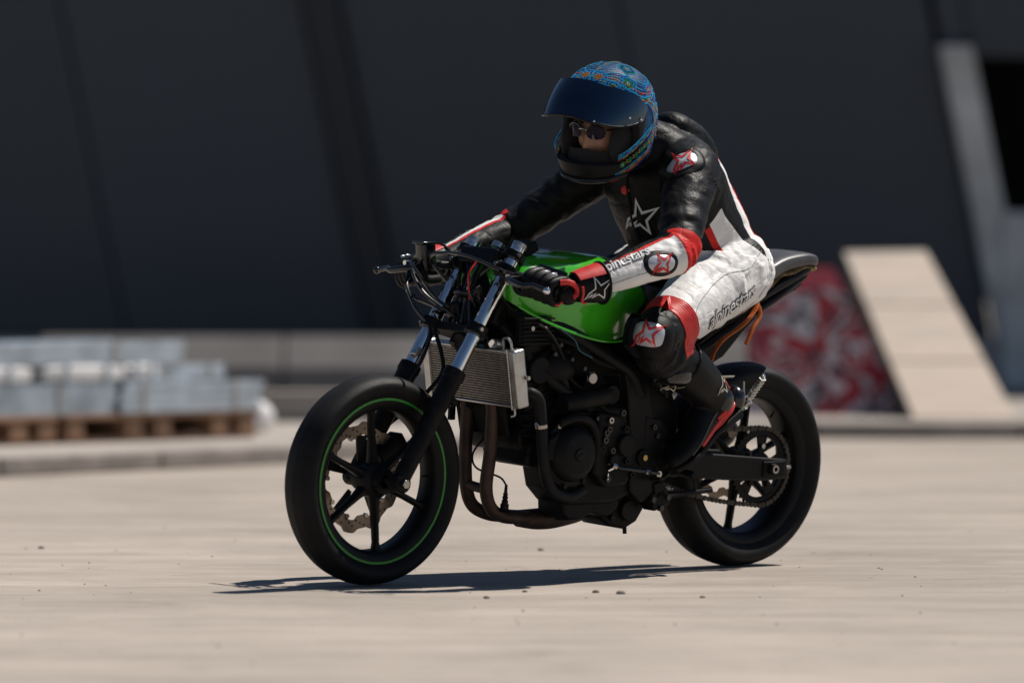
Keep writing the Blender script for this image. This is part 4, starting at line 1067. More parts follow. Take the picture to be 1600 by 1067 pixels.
def seg_t(p, a, b):
    d = b - a; t = (p - a).dot(d) / d.length_squared
    tc_ = max(0, min(1, t)); return t, (p - (a + d * tc_)).length
def spine_info(p):
    best = None
    for i in range(len(SPINE) - 1):
        a, b = V(SPINE[i][0], 0, SPINE[i][1]), V(SPINE[i + 1][0], 0, SPINE[i + 1][1])
        q = V(p.x, 0, p.z); d = b - a; t = max(0, min(1, (q - a).dot(d) / d.length_squared)); c = a + d * t
        dist = (q - c).length
        if best is None or dist < best[0]:
            dn = d.normalized(); fwd = V(dn.z, 0, -dn.x)   # perpendicular, towards the chest
            best = (dist, i + t, (q - c).dot(fwd), c)
    return best
white = []; red = []
vn = [v.normal.copy() for v in bme.vertices]
newco = []
for v in bme.vertices:
    p = v.co; s = 1 if p.y >= 0 else -1; pp = V(p.x, abs(p.y), p.z)
    n = vn[v.index]
    t_ua, d_ua = seg_t(pp, SH, EL); t_fa, d_fa = seg_t(pp, EL, WR)
    t_th, d_th = seg_t(pp, HP, KN_); t_sh, d_sh = seg_t(pp, KN_, AN)
    ds, si, fw_, sc_ = spine_info(pp)
    darm = min(d_ua, d_fa); dleg = min(d_th * .8, d_sh); dtor = math.hypot(max(0, pp.y - .09), ds) * .78
    W = -1; Rr = -1; disp = 0
    nz1 = noise.noise(p * 14); nz2 = noise.noise(p * 34 + V(3, 1, 7))
    if darm < .10 and (darm < dtor - .005 or pp.y > .215) and darm < dleg:
        if d_fa <= d_ua and t_fa > -.05:
            L = (WR - EL).length
            ax = (WR - EL).normalized(); o = pp - (EL + ax * (pp - EL).dot(ax))
            lat = V(0, 1, 0) - ax * ax.y; lat.normalize(); upv = lat.cross(ax)
            if upv.z < 0: upv = -upv
            ang = math.atan2(o.dot(upv), o.dot(lat))     # 0 outer side, +90 top
            # white outer panel of the forearm with a red upper edge
            lo, hi = -1.9, (1.22 - .1 * t_fa if s > 0 else 1.72)
            r_ = .05
            W = min((ang - lo) * r_, (hi - ang) * r_, (t_fa - .04) * L)
            Rr = min((ang - hi) * r_, (hi + .20 - ang) * r_, (t_fa - .02) * L)
            # red stretch patch around the elbow
            Rr = max(Rr, min((.05 - t_fa) * L, (ang + 1.0) * r_, (1.2 - ang) * r_))
            W = min(W, (t_fa - .05) * L) if Rr < 0 else W
            disp = .0030 * math.sin(t_fa * 46 + 2.2 * nz1) * math.exp(-(t_fa / .16) ** 2) + .0016 * nz1
        else:
            L = (EL - SH).length
            ax = (EL - SH).normalized(); o = pp - (SH + ax * (pp - SH).dot(ax))
            lat = V(0, 1, 0) - ax * ax.y; lat.normalize(); bk = ax.cross(lat)
            if bk.x > 0: bk = -bk
            Rr = min((t_ua - .90) * L, o.dot(lat) + .0)
            disp = .0035 * math.sin(t_ua * 30 + 2.5 * nz1) * (.3 + .7 * math.exp(-((t_ua - .85) / .25) ** 2)) + .002 * nz2
    elif dleg < dtor or pp.z < .80:
        if d_th <= d_sh + .004:
            L = (KN_ - HP).length
            ax = (KN_ - HP).normalized(); o = pp - (HP + ax * (pp - HP).dot(ax))
            lat = V(0, 1, 0) - ax * ax.y; lat.normalize()
            side = o.dot(lat)
            W = min(side + .055 + .02 * t_th if s > 0 else side - .035, (.80 - t_th) * L)
            if t_th < .15 and s > 0: W = max(W, min(.05, side + .08))
            Rr = min((t_th - .79) * L, (.92 - t_th) * L, side + .05)
            # long soft folds from the seat towards the knee
            disp = .0042 * math.sin(22 * o.z + 9 * t_th + 3.0 * nz1) * math.exp(-((t_th - .25) / .28) ** 2) + .0025 * nz1 + .0012 * nz2
            ph = 30 * o.z - 14 * side + 7 * t_th + 2.2 * nz1
            disp += .0060 * (1 - abs(math.sin(ph))) ** 3 * (math.exp(-((t_th - .18) / .2) ** 2) + .55 * math.exp(-((t_th - .72) / .07) ** 2))
        else:
            disp = .004 * math.sin(t_sh * 40 + 2 * nz1) * math.exp(-((t_sh - .1) / .15) ** 2) + .0015 * nz2
    else:
        # torso: angle about the spine, 0 at the back, pi at the chest
        phi = math.atan2(pp.y * .75, -fw_)
        r_ = .14
        wl = 3.35 - 1.35 * max(0, (phi - 1.45)) * 1.0          # white reaches up to this spine index
        k_ = max(0.0, min(1.0, (si - .95) / 1.9))
        cen = 1.20 + .10 * k_; hw_ = .02 + .26 * k_ if si > .95 else -1.0        # dark wedge that narrows towards the hip
        side_w = min((3.2 - .42 * max(0, phi - 1.45) - si) * .09, (phi - cen - hw_) * r_, (2.0 - phi) * r_)
        back_w = min((cen - hw_ - phi) * r_ if si > .95 else 1, (phi - .78) * r_, (4.1 - si) * .09)
        if s < 0: side_w = min(side_w, (1.6 - phi) * r_)
        W = max(side_w, back_w)
        Rr = max(min((phi - .69) * r_, (.78 - phi) * r_, (4.1 - si) * .09), min((phi - 2.0) * r_, (2.14 - phi) * r_, (2.9 - si) * .09))
        if si < .5: W = max(W, min((phi - .78) * r_, ((2.0 if s > 0 else 1.5) - phi) * r_))
        disp = .003 * math.sin(p.z * 60 + 10 * p.x + 3 * nz1) * math.exp(-((si - 1.2) / .9) ** 2) + .002 * nz1 + .001 * nz2
    rg1 = 1 - abs(noise.noise(V(p.x * 11, p.y * 11, p.z * 24) + V(5, 2, 9))); rg2 = 1 - abs(noise.noise(V(p.x * 22, p.y * 14, p.z * 13)))
    disp -= .0019 * rg1 ** 9 + .0010 * rg2 ** 10
    white.append(W); red.append(Rr)
    newco.append(p + n * disp)
for v, c_ in zip(bme.vertices, newco): v.co = c_
for nm, arr in (('white', white), ('red', red)):
    at_ = bme.attributes.new(nm, 'FLOAT', 'POINT'); at_.data.foreach_set('value', arr)
# neck skin at the throat
for pl in bme.polygons:
    c_ = pl.center
    if c_.x > .478 and c_.z > 1.16 and abs(c_.y) < .09: pl.material_index = 1
bme.update()
bbm = bmesh.new(); bbm.from_mesh(bme); bvh = BVHTree.FromBMesh(bbm); bbm.free()

# ---- face, joined into the body mesh so that the body stays one mesh
HC = V(.565, .004, 1.282)                      # helmet centre
HR = Matrix.Rotation(rad(-4.5), 3, 'X') @ Matrix.Rotation(rad(15), 3, 'Z') @ Matrix.Rotation(rad(9), 3, 'Y')
def hp(x, y, z): return HC + HR @ V(x, y, z)
fm = MB(); rs = []
for i in range(41):
    el = -PI / 2 + PI * (i + .2) / 40.4
    ring = []
    for k in range(56):
        az = 2 * PI * k / 56
        x, y, z = math.cos(el) * math.cos(az), math.cos(el) * math.sin(az), math.sin(el)
        X, Y_, Z_ = .098 * x, .075 * y, .115 * z
        if x > 0:
            w = lambda y0, z0, sy, sz: math.exp(-((Y_ - y0) / sy) ** 2 - ((Z_ - z0) / sz) ** 2)
            X += .027 * w(0, -.045, .011, .016) + .014 * w(0, -.022, .009, .022)        # nose
            X += .010 * (w(.03, .012, .028, .010) + w(-.03, .012, .028, .010))           # brow
            X -= .010 * (w(.031, -.008, .016, .010) + w(-.031, -.008, .016, .010))       # eye sockets
            X += .007 * (w(.04, -.04, .02, .018) + w(-.04, -.04, .02, .018))             # cheeks
            X += .007 * w(0, -.076, .022, .006) + .006 * w(0, -.088, .018, .006) - .004 * w(0, -.082, .02, .0025)   # lips
            X += .010 * w(0, -.108, .02, .014)
        ring.append(hp(X + .002, Y_ * .95, Z_ - .012))
    rs.append(ring)
fm.cur = 1; fm.rings(rs)
for s in SY: fm.ball(hp(.002, .076 * s, -.012), .028, 10, 8, (.7, .25, 1.1))   # ears
fme = fm.mesh('face', [suit_m, skin_m])
bb = bmesh.new(); bb.from_mesh(bme); bb.from_mesh(fme); bb.to_mesh(bme); bb.free()
body = link('body', bme, Pn, ang=180)
# eyebrows and sunglasses
hair_m = mat('dark_hair', (.02, .013, .01), .7, 0, .3, 200, .5, 600)
for s in SY: MB().tube([hp(.104, .014 * s, .008), hp(.105, .03 * s, .014), hp(.095, .048 * s, .009)], .0042, 8, rb=.6).build('eyebrow', hair_m, Pn)
sg = MB().tube([hp(.125, -.012, -.004), hp(.129, 0, -.001), hp(.125, .012, -.004)], .0025, 8).build('sunglasses', steel, Pn)
for s in SY:
    lens = MB(); rr = []
    for j in range(5):
        f = j / 4
        rr.append([hp(.121 - 6.5 * (.033 + .026 * f * math.cos(a) ) ** 2 + .004 * (1 - f), s * (.033 + .026 * f * (1 if math.cos(a) > 0 else -1) * abs(math.cos(a)) ** .8), -.012 + .019 * f * (1 if math.sin(a) > 0 else -1) * abs(math.sin(a)) ** .8) for a in [2 * PI * k / 28 for k in range(28)]])
    lens.rings(rr, cap=True); lens.build('lens', glass_m, sg)
    MB().tube([hp(.1205 - 6.5 * (.033 + .027 * math.cos(a)) ** 2, s * (.033 + .027 * math.cos(a)), -.012 + .020 * math.sin(a)) for a in [PI * k / 10 for k in range(11)]], .0026, 8, 2).build('lens_rim', blk_gloss, sg)
    MB().tube([hp(.098, .060 * s, -.004), hp(.07, .074 * s, -.002), hp(.01, .080 * s, 0)], .0028, 8, 4).build('temple', blk_gloss, sg)

# ---- helmet
A_F, A_B, B_S, C_U, C_D = .158, .150, .128, .163, .215
def hel_r(az, el, k=0.0):
    x, y, z = math.cos(el) * math.cos(az), math.cos(el) * math.sin(az), math.sin(el)
    a = A_F if x > 0 else A_B
    c = C_U if z > 0 else C_D
    pw = 2.25
    r = (abs(x / a) ** pw + abs(y / B_S) ** pw + abs(z / c) ** pw) ** (-1 / pw)
    # chin bar comes forward, nape is pulled in
    if z < 0: r *= 1 + .13 * max(0, x) ** 2 * min(1, -z * 3.2) - .05 * max(0, -x) * min(1, -z * 2)
    return r + k
def hel_p(az, el, k=0.0):
    r = hel_r(az, el, k)
    return V(math.cos(el) * math.cos(az) * r, math.cos(el) * math.sin(az) * r, math.sin(el) * r)
def el_bottom(az):   # elevation where the shell meets the tilted bottom plane z = -.118 - .30 x
    lo, hi = -1.5, 0.2
    for _ in range(28):
        mid = (lo + hi) / 2; p = hel_p(az, mid)
        if p.z < -.118 - .30 * p.x: lo = mid
        else: hi = mid
    return hi
NA, NE = 120, 60
hm = MB(); 
outer = []; inner = []
azs = [2 * PI * k / NA for k in range(NA)]
elb = [el_bottom(a) for a in azs]
for j in range(NE + 1):
    f = j / NE
    ro_, ri_ = [], []
    for a, eb in zip(azs, elb):
        e = eb + (PI / 2 - .004 - eb) * f
        ro_.append(hel_p(a, e)); ri_.append(hel_p(a, e, -.024))
    outer.append(ro_); inner.append(ri_)
k0 = NA
ring_all = inner[::-1] + outer
ring_all = [r for r in ring_all]
hm.rings(ring_all, cap=True)
hme_raw = hm.mesh('helmet', [hel_blk])
hob = bpy.data.objects.new('tmp_h', hme_raw); C.objects.link(hob)
# round the rear of the opening by a second pass of the outline in side view
cut2 = MB(); poly = []
for k in range(48):
    a = 2 * PI * k / 48
    poly.append((.155 + .125 * (1 if math.cos(a) > 0 else -1) * abs(math.cos(a)) ** .5, -.024 + .072 * (1 if math.sin(a) > 0 else -1) * abs(math.sin(a)) ** .7))
cut2.prism(poly, V(0, -.25, 0), V(1, 0, 0), V(0, 0, 1), V(0, .5, 0))
cob = bpy.data.objects.new('tmp_c', cut2.mesh('tmp_c', hel_blk)); C.objects.link(cob)
bo = hob.modifiers.new('b', 'BOOLEAN'); bo.operation = 'DIFFERENCE'; bo.object = cob; bo.solver = 'EXACT'
dg = bpy.context.evaluated_depsgraph_get(); dg.update()
hme = bpy.data.meshes.new_from_object(hob.evaluated_get(dg))
bpy.data.objects.remove(hob); bpy.data.objects.remove(cob)

def bead_material():
    m, nt, b = newmat('beadwork')
    N, L = nt.nodes, nt.links
    tc = N.new('ShaderNodeTexCoord')
    dist = N.new('ShaderNodeTexVoronoi'); dist.inputs['Scale'].default_value = 11; L.new(tc.outputs['Object'], dist.inputs['Vector'])
    bead = N.new('ShaderNodeTexVoronoi'); bead.inputs['Scale'].default_value = 300; bead.inputs['Randomness'].default_value = .35
    L.new(tc.outputs['Object'], bead.inputs['Vector'])
    mu = N.new('ShaderNodeMath'); mu.operation = 'MULTIPLY'; mu.inputs[1].default_value = 2.6
    L.new(dist.outputs['Distance'], mu.inputs[0])
    sep = N.new('ShaderNodeSeparateColor'); L.new(dist.outputs['Color'], sep.inputs[0])
    ad = N.new('ShaderNodeMath'); ad.operation = 'MULTIPLY_ADD'; ad.inputs[1].default_value = .35; L.new(sep.outputs[0], ad.inputs[0]); L.new(mu.outputs[0], ad.inputs[2])
    sp = N.new('ShaderNodeSeparateColor'); L.new(bead.outputs['Color'], sp.inputs[0])
    ad2 = N.new('ShaderNodeMath'); ad2.operation = 'MULTIPLY_ADD'; ad2.inputs[1].default_value = .03; L.new(sp.outputs[0], ad2.inputs[0]); L.new(ad.outputs[0], ad2.inputs[2])
    fr = N.new('ShaderNodeMath'); fr.operation = 'FRACT'; L.new(ad2.outputs[0], fr.inputs[0])
    r = N.new('ShaderNodeValToRGB'); r.color_ramp.interpolation = 'CONSTANT'
    els = [(0, (.012, .20, .38)), (.06, (.006, .05, .20)), (.16, (.010, .13, .34)), (.24, (.005, .03, .13)), (.36, (.012, .20, .38)), (.42, (.005, .04, .17)), (.55, (.010, .12, .32)),
           (.63, (.008, .10, .05)), (.68, (.006, .04, .18)), (.80, (.012, .21, .38)), (.86, (.005, .03, .14)), (.95, (.010, .14, .34))]
    for i, (p, c_) in enumerate(els):
        e = r.color_ramp.elements[i] if i < 2 else r.color_ramp.elements.new(p)
        e.position = p; e.color = c_ + (1,)
    L.new(fr.outputs[0], r.inputs[0])
    gap = N.new('ShaderNodeMapRange'); gap.inputs[1].default_value = .25; gap.inputs[2].default_value = .6; gap.inputs[3].default_value = 1; gap.inputs[4].default_value = .25
    L.new(bead.outputs['Distance'], gap.inputs[0])
    mx = N.new('ShaderNodeMix'); mx.data_type = 'RGBA'; mx.blend_type = 'MULTIPLY'; mx.inputs[0].default_value = 1
    cb_ = N.new('ShaderNodeCombineColor')
    for i in range(3): L.new(gap.outputs[0], cb_.inputs[i])
    L.new(r.outputs[0], mx.inputs[6]); L.new(cb_.outputs[0], mx.inputs[7])
    # black chin bar: below the line from the eye port corner, in front
    sx = N.new('ShaderNodeAttribute'); sx.attribute_name = 'bead'
    gt = N.new('ShaderNodeMath'); gt.operation = 'GREATER_THAN'; gt.inputs[1].default_value = 0; L.new(sx.outputs['Fac'], gt.inputs[0])
    m2 = N.new('ShaderNodeMix'); m2.data_type = 'RGBA'; m2.inputs[6].default_value = (.008, .008, .009, 1)
    L.new(gt.outputs[0], m2.inputs[0]); L.new(mx.outputs[2], m2.inputs[7])
    L.new(m2.outputs[2], b.inputs['Base Color'])
    b.inputs['Roughness'].default_value = .5; b.inputs['Specular IOR Level'].default_value = .2
    inv = N.new('ShaderNodeMath'); inv.operation = 'SUBTRACT'; inv.inputs[0].default_value = 1; L.new(bead.outputs['Distance'], inv.inputs[1])
    ml_ = N.new('ShaderNodeMath'); ml_.operation = 'MULTIPLY'; L.new(inv.outputs[0], ml_.inputs[0]); L.new(gt.outputs[0], ml_.inputs[1])
    bp = N.new('ShaderNodeBump'); bp.inputs['Strength'].default_value = .45; bp.inputs['Distance'].default_value = .0015
    L.new(ml_.outputs[0], bp.inputs['Height']); L.new(bp.outputs[0], b.inputs['Normal'])
    return m
bead_m = bead_material()
hme.materials.clear(); hme.materials.append(bead_m); hme.materials.append(hel_in)
vals = []
for v in hme.vertices:
    p = v.co
    # beads above the eye port and on the sides; black around the port and on the chin
    fz = min(p.z + .03 + max(0, (p.x - .02)) * 1.1, 1)
    edge = p.z - (.045 if p.x > .03 else -.2)
    vals.append(max(min(p.z - .052, .1), min(.025 - p.x - .35 * (p.z + .05), .1)))
ab = hme.attributes.new('bead', 'FLOAT', 'POINT'); ab.data.foreach_set('value', vals)
for pl in hme.polygons:
    c_ = pl.center; az = math.atan2(c_.y, c_.x); el = math.atan2(c_.z, math.hypot(c_.x, c_.y))
    if c_.length < hel_r(az, el) - .004: pl.material_index = 1
HM = Matrix.Translation(HC) @ HR.to_4x4()
helmet = link('helmet', hme, Pn, ang=40)
helmet.matrix_local = HM
def hpart(mb, name, mm_, **k):
    return mb.build(name, mm_, helmet, **k)
# edge seals
lower = [hel_p(a, e, -.012) for a, e in zip(azs, elb)]
hpart(MB().tube([tuple(p) for p in lower] + [tuple(lower[0])], .012, 10, 1), 'bottom_trim', hel_blk)
# visor, swung open
VP = V(.020, 0, .045); VA = rad(-45)
VR = Matrix.Rotation(VA, 3, 'Y')
def vis_p(az, f, k=.012):
    # closed visor band between z=-.088 and .058, narrowing towards the pivots
    w = 1 - max(0, (abs(az) - rad(45)) / rad(42)) ** 1.8 * .72
    zc = -.016 + .072 * max(0, (abs(az) - rad(22)) / rad(62)) ** 1.3
    z = zc - .014 + (f - .5) * .120 * w
    rh = hel_r(az, 0) + k + .003 - 1.4 * (z + .01) ** 2
    p = V(math.cos(az) * rh * 1.02, math.sin(az) * rh, z)
    return VP + VR @ (p - VP)
    rxy = None
    el = 0.0
    for _ in range(12):
        r = hel_r(az, el) + k; el = math.asin(max(-.99, min(.99, z / r)))
    r = hel_r(az, el) + k
    rh = math.sqrt(max(1e-6, r * r - z * z)) 
    p = V(math.cos(az) * rh * 1.02, math.sin(az) * rh, z)
    return VP + VR @ (p - VP)
vm = MB(); nvx, nvz = 48, 14
oo = [[vis_p(rad(-84 + 168 * i / nvx), j / nvz) for j in range(nvz + 1)] for i in range(nvx + 1)]
ii = [[vis_p(rad(-84 + 168 * i / nvx), j / nvz, .009) for j in range(nvz + 1)] for i in range(nvx + 1)]
vm.rings([o_ + i_[::-1] for o_, i_ in zip(oo, ii)])
visor = vm.build('visor', visor_m, helmet, ang=50)
hpart(MB().tube([tuple(vis_p(rad(-84 + 168 * i / nvx), 0, .0105)) for i in range(nvx + 1)], .0035, 8, 1), 'visor_lower_edge', hel_blk)
for s in SY:
    pv = VP + V(.0, s * (B_S + .004), 0)
    for az, f in ((62, .28), (78, .2)):
        q = vis_p(rad(az) * s, f, .014)
        hpart(MB().ball(q, .0042, 10, 8), 'visor_peg', chrome)
q = vis_p(rad(30), .03, .014); hpart(MB().ball(q, .0035, 10, 8), 'visor_stud', chrome)
# chin vent, breath guard and aero skirt
bg = []
for i in range(17):
    a = rad(-62 + 124 * i / 16); x_, y_ = .020 + .098 * math.cos(a), .098 * math.sin(a)
    bg.append([V(x_ + .006, y_, -.125), V(x_, y_, -.060 - .010 * abs(math.sin(a))), V(x_ - .006, y_ * .95, -.062 - .010 * abs(math.sin(a))), V(x_ - .002, y_ * .95, -.125)])
hpart(MB().rings(bg), 'breath_guard', hel_in)
hpart(MB().tube([tuple(hel_p(rad(a), rad(-46), .004)) for a in (-60, -30, 0, 30, 60)], .007, 8, 4), 'chin_lip', hel_blk)
# cheek pads inside
for s in SY:
    hpart(MB().ball((.045, .080 * s, -.050), .046, 16, 12, (1.35, .55, 1.45)), 'cheek_pad', hel_in)
hpart(MB().ball((-.01, 0, .075), .06, 16, 10, (1.7, 1.6, .6)), 'crown_pad', hel_in)
# bead rows laid on the shell: each colour one part
BC = {'light_blue': (.03, .40, .66), 'blue': (.012, .08, .38), 'red': (.48, .02, .015), 'yellow': (.55, .34, .02), 'green': (.015, .20, .03), 'orange': (.55, .15, .015), 'white': (.55, .56, .56)}
rows = {k: MB() for k in BC}
def ico(mb, c, r):
    t = (1 + 5 ** .5) / 2; sc_ = r / math.sqrt(1 + t * t)
    vs = [(-1, t, 0), (1, t, 0), (-1, -t, 0), (1, -t, 0), (0, -1, t), (0, 1, t), (0, -1, -t), (0, 1, -t), (t, 0, -1), (t, 0, 1), (-t, 0, -1), (-t, 0, 1)]
    n = mb.verts([c + V(*v_) * sc_ for v_ in vs])
    for f_ in ((0, 11, 5), (0, 5, 1), (0, 1, 7), (0, 7, 10), (0, 10, 11), (1, 5, 9), (5, 11, 4), (11, 10, 2), (10, 7, 6), (7, 1, 8), (3, 9, 4), (3, 4, 2), (3, 2, 6), (3, 6, 8), (3, 8, 9), (4, 9, 5), (2, 4, 11), (6, 2, 10), (8, 6, 7), (9, 8, 1)):
        mb._f([n + i for i in f_])
def bead_line(col, fn, n, r=.0021):
    """fn(t)->(az,el) degrees; beads of one or alternating colours spaced evenly"""
    pts = [hel_p(rad(fn(i / 200)[0]), rad(fn(i / 200)[1]), .0006) for i in range(201)]
    L = [0]
    for i in range(1, 201): L.append(L[-1] + (pts[i] - pts[i - 1]).length)
    cnt = int(L[-1] / (r * 2.05)); k = 0
    cols = col if isinstance(col, (list, tuple)) else [col]
    for j in range(cnt):
        tgt = L[-1] * j / max(1, cnt)
        while L[k + 1] < tgt: k += 1
        p = pts[k].lerp(pts[k + 1], (tgt - L[k]) / max(1e-9, L[k + 1] - L[k]))
        ico(rows[cols[(j // 4) % len(cols)]], p, r)
def ring_on(az0, el0, rd, col, r=.0021, pet=0.0, npt=5):
    q = lambda t: rd * (1 + pet * math.cos(npt * 2 * PI * t))
    bead_line(col, lambda t: (az0 + q(t) * math.cos(2 * PI * t) / max(.25, math.cos(rad(el0))), el0 + q(t) * math.sin(2 * PI * t)), 0, r)
for s in SY:
    # arcs round the visor pivot
    for i, (rd, col) in enumerate(((17, 'blue'), (18.8, 'light_blue'), (20.6, ['red', 'orange']), (22.4, ['yellow', 'green']), (24.2, 'light_blue'), (26, ['light_blue', 'blue']), (28, ['red', 'yellow']), (30, 'blue'))):
        bead_line(col, (lambda rd: lambda t: (s * (92 + rd * 1.02 * math.sin(rad(-20 + 190 * t))), 4 + rd * 1.25 * math.cos(rad(-20 + 190 * t))))(rd), 0)
    # jaw rows from the chin up to behind the pivot
    for i, col in enumerate((['red', 'yellow'], 'light_blue', ['light_blue', 'blue'], 'light_blue')):
        bead_line(col, (lambda i: lambda t: (s * (46 + 66 * t), -30 + 1.9 * i + 26 * t ** 1.3))(i), 0)
    for i, col in enumerate(('light_blue', ['blue', 'yellow'], ['orange', 'yellow'], 'red')):
        bead_line(col, (lambda i: lambda t: (s * (44 + 66 * t), -43.5 - 1.8 * i + 17 * t ** 1.2))(i), 0)
    for j in range(6):   # green flowers with orange hearts
        az, el = 52 + 10.5 * j, -35.5 + 20 * (j / 6) ** 1.25
        for rd in (2.6, 1.5): ring_on(s * az, el, rd, 'green', .0022)
        ico(rows['white' if j == 0 else 'green'], hel_p(rad(s * az), rad(el), .001), .0028)
        ico(rows['orange'], hel_p(rad(s * (az + 5.2)), rad(el + 1.4), .001), .003)
        ico(rows['yellow'], hel_p(rad(s * (az + 5.2)), rad(el + 3.6), .001), .0024)
    # rosettes on the crown
    for az0, el0, cols in ((68, 52, ('white', 'green', 'green', 'light_blue', 'blue', 'light_blue')), (14, 58, ('yellow', 'orange', 'light_blue', 'blue', 'light_blue')), (38, 46, ('red', 'green', 'light_blue', 'blue', 'light_blue')), (112, 40, ('yellow', 'red', 'light_blue', 'blue', 'light_blue')), (150, 38, ('white', 'red', 'light_blue', 'blue', 'light_blue')), (100, 70, ('yellow', 'light_blue', 'blue', 'green', 'light_blue')), (130, 10, ('green', 'yellow', 'light_blue', 'blue', 'light_blue')), (160, 5, ('red', 'white', 'light_blue', 'blue')), (125, -14, ('green', 'yellow', 'blue'))):
        for i, col in enumerate(cols): ring_on(s * az0, el0, 1.6 + 1.75 * i, col, .0021, (.0, .22, .26, .18, .10, .16, .1)[i], 4 + int(az0) % 3)
bead_line(['light_blue', 'yellow'], lambda t: (0.1, 40 + 130 * t), 0)
for s in SY:      # flowing contour rows between the motifs
    for i in range(7):
        bead_line((['light_blue'], ['blue'], ['light_blue', 'light_blue', 'blue'], ['red', 'orange'], ['light_blue'], ['yellow', 'blue'], ['light_blue'])[i], (lambda i: lambda t: (s * (20 + 150 * t), 62 - 3.2 * i + 7 * math.sin(7 * t + i * .25) - 16 * t))(i), 0)
        bead_line((['light_blue'], ['blue'], ['light_blue'], ['yellow', 'red'], ['blue'], ['light_blue'], ['green', 'blue'])[i], (lambda i: lambda t: (s * (118 + 60 * t), 24 - 4.4 * i + 5 * math.sin(6 * t + i * .4)))(i), 0)
for k_, mb_ in rows.items():
    o_ = mb_.build('bead_row', mat('bead_' + k_, BC[k_], .25, 0, .25, 300, coat=.3), helmet, smooth=False); o_['kind'] = 'stuff'; o_['label'] = k_.replace('_', ' ') + ' glass beads on the helmet'
# chin strap
MB().tube([hp(.03, .085, -.10), hp(.045, .06, -.145), hp(.05, .0, -.155), hp(.045, -.06, -.145), hp(.03, -.085, -.10)], .006, 8, 5, rb=2).build('chin_strap', red_m, Pn)
MB().box(hp(.05, .055, -.145), (.012, .01, .018)).build('strap_buckle', steel, Pn)

# ---- surface helpers on the suit
def cast(p, d, maxd=.3):
    h = bvh.ray_cast(p, d, maxd); return (h[0], h[1]) if h[0] is not None else (None, None)
def patch(name, c, out, upv, outline, dome, mm_, base=.002, rings_=7, seg=40, parent=Pn):
    """dome-shaped cup on the suit: outline(a)->radius, seen along -out"""
    c, out = Vector(c), Vector(out).normalized(); upv = Vector(upv); upv = (upv - out * upv.dot(out)).normalized(); rt = upv.cross(out)
    mb = MB(); rs = []
    for j in range(rings_ + 1):
        f = 1 - j / rings_
        ring = []
        for k in range(seg):
            a = 2 * PI * k / seg; r = outline(a) * f
            q = c + rt * (r * math.cos(a)) + upv * (r * math.sin(a))
            h, n_ = cast(q + out * .12, -out, .25)
            if h is None: h = q
            ring.append(h + out * (base + dome * (1 - f ** 3.2)))
        rs.append(ring)
    first = [p - out * .006 for p in rs[0]]
    mb.rings([first] + rs)
    return mb.build(name, mm_, parent, ang=60)
def se(a, rx, ry, p=2.6): return (abs(math.cos(a) / rx) ** p + abs(math.sin(a) / ry) ** p) ** (-1 / p)
STAR = [(-.52, -.30), (-.38, -.06), (-.13, .06), (-.04, .44), (.09, .12), (.56, .24), (.19, -.08), (.20, -.40), (-.03, -.18), (-.24, -.26), (-.14, -.12), (-.34, -.22), (-.28, -.11)]
def stroke(poly, w, closed=True, n=5):
    """quads along a polyline (2D)"""
    out = []; P = list(poly)
    m_ = len(P); rng = range(m_ if closed else m_ - 1)
    def off(i):
        p = Vector(P[i]); a = Vector(P[(i - 1) % m_]) if closed or i > 0 else p - (Vector(P[1]) - p); b = Vector(P[(i + 1) % m_]) if closed or i < m_ - 1 else p + (p - Vector(P[i - 1]))
        d1, d2 = (p - a).normalized(), (b - p).normalized()
        n1, n2 = Vector((-d1.y, d1.x)), Vector((-d2.y, d2.x)); t = (n1 + n2)
        if t.length < 1e-4: t = n1.copy()
        t.normalize(); return t * (w / 2 / max(.45, t.dot(n1)))
    for i in rng:
        j = (i + 1) % m_; a0, a1 = off(i), off(j); p0, p1 = Vector(P[i]), Vector(P[j])
        for k in range(n):
            f0, f1 = k / n, (k + 1) / n
            L0, L1 = p0.lerp(p1, f0), p0.lerp(p1, f1); o0, o1 = a0.lerp(a1, f0), a0.lerp(a1, f1)
            out.append([L0 + o0, L0 - o0, L1 - o1, L1 + o1])
    return out
def decal(name, quads, c, out, rt, size, mm_, lift=.003, tri=False, target=None, parent=Pn):
    c, out, rt = Vector(c), Vector(out).normalized(), Vector(rt); rt = (rt - out * rt.dot(out)).normalized(); upv = out.cross(rt)
    tb = target or bvh
    mb = MB()
    for qd in quads:
        ids = []
        pts = []
        for p in qd:
            w_ = c + rt * (p[0] * size) + upv * (p[1] * size)
            h = tb.ray_cast(w_ + out * .12, -out, .25)
            hit = h[0] if h[0] is not None else w_
            pts.append(hit + out * lift)
        n = mb.verts(pts); mb._f([n + i for i in range(len(pts))])
    return mb.build(name, mm_, parent, smooth=True, ang=180)
def bvh_of(objs):
    vs, fs = [], []
    for o in objs:
        b0 = len(vs); vs += [v.co.copy() for v in o.data.vertices]; fs += [[b0 + i for i in p.vertices] for p in o.data.polygons]
    return BVHTree.FromPolygons(vs, fs)
CAML = BM.inverted() @ V(0, -CAM_D, CAM_H)
def pix(px, py, tree=None):
    """where the line of sight through a photo pixel meets the suit, in the local frame"""
    c, s = math.cos(PITCH), math.sin(PITCH)
    d = V((px - 800) / FPX, c + s * (533.5 - py) / FPX, -s + c * (533.5 - py) / FPX).normalized()
    dl = BM.to_3x3().inverted() @ d
    h = (tree or bvh).ray_cast(CAML, dl, 40)
    return (h[0], h[1]) if h[0] is not None else (CAML + dl * 15.2, V(.67, .74, 0))
def star(c, out, rt, size, mm_, lift=.0025, w=.055, target=None, parent=Pn):
    q = stroke(STAR, w)
    o = decal('star_logo', q, c, out, rt, size, mm_, lift, target=target, parent=parent); return o
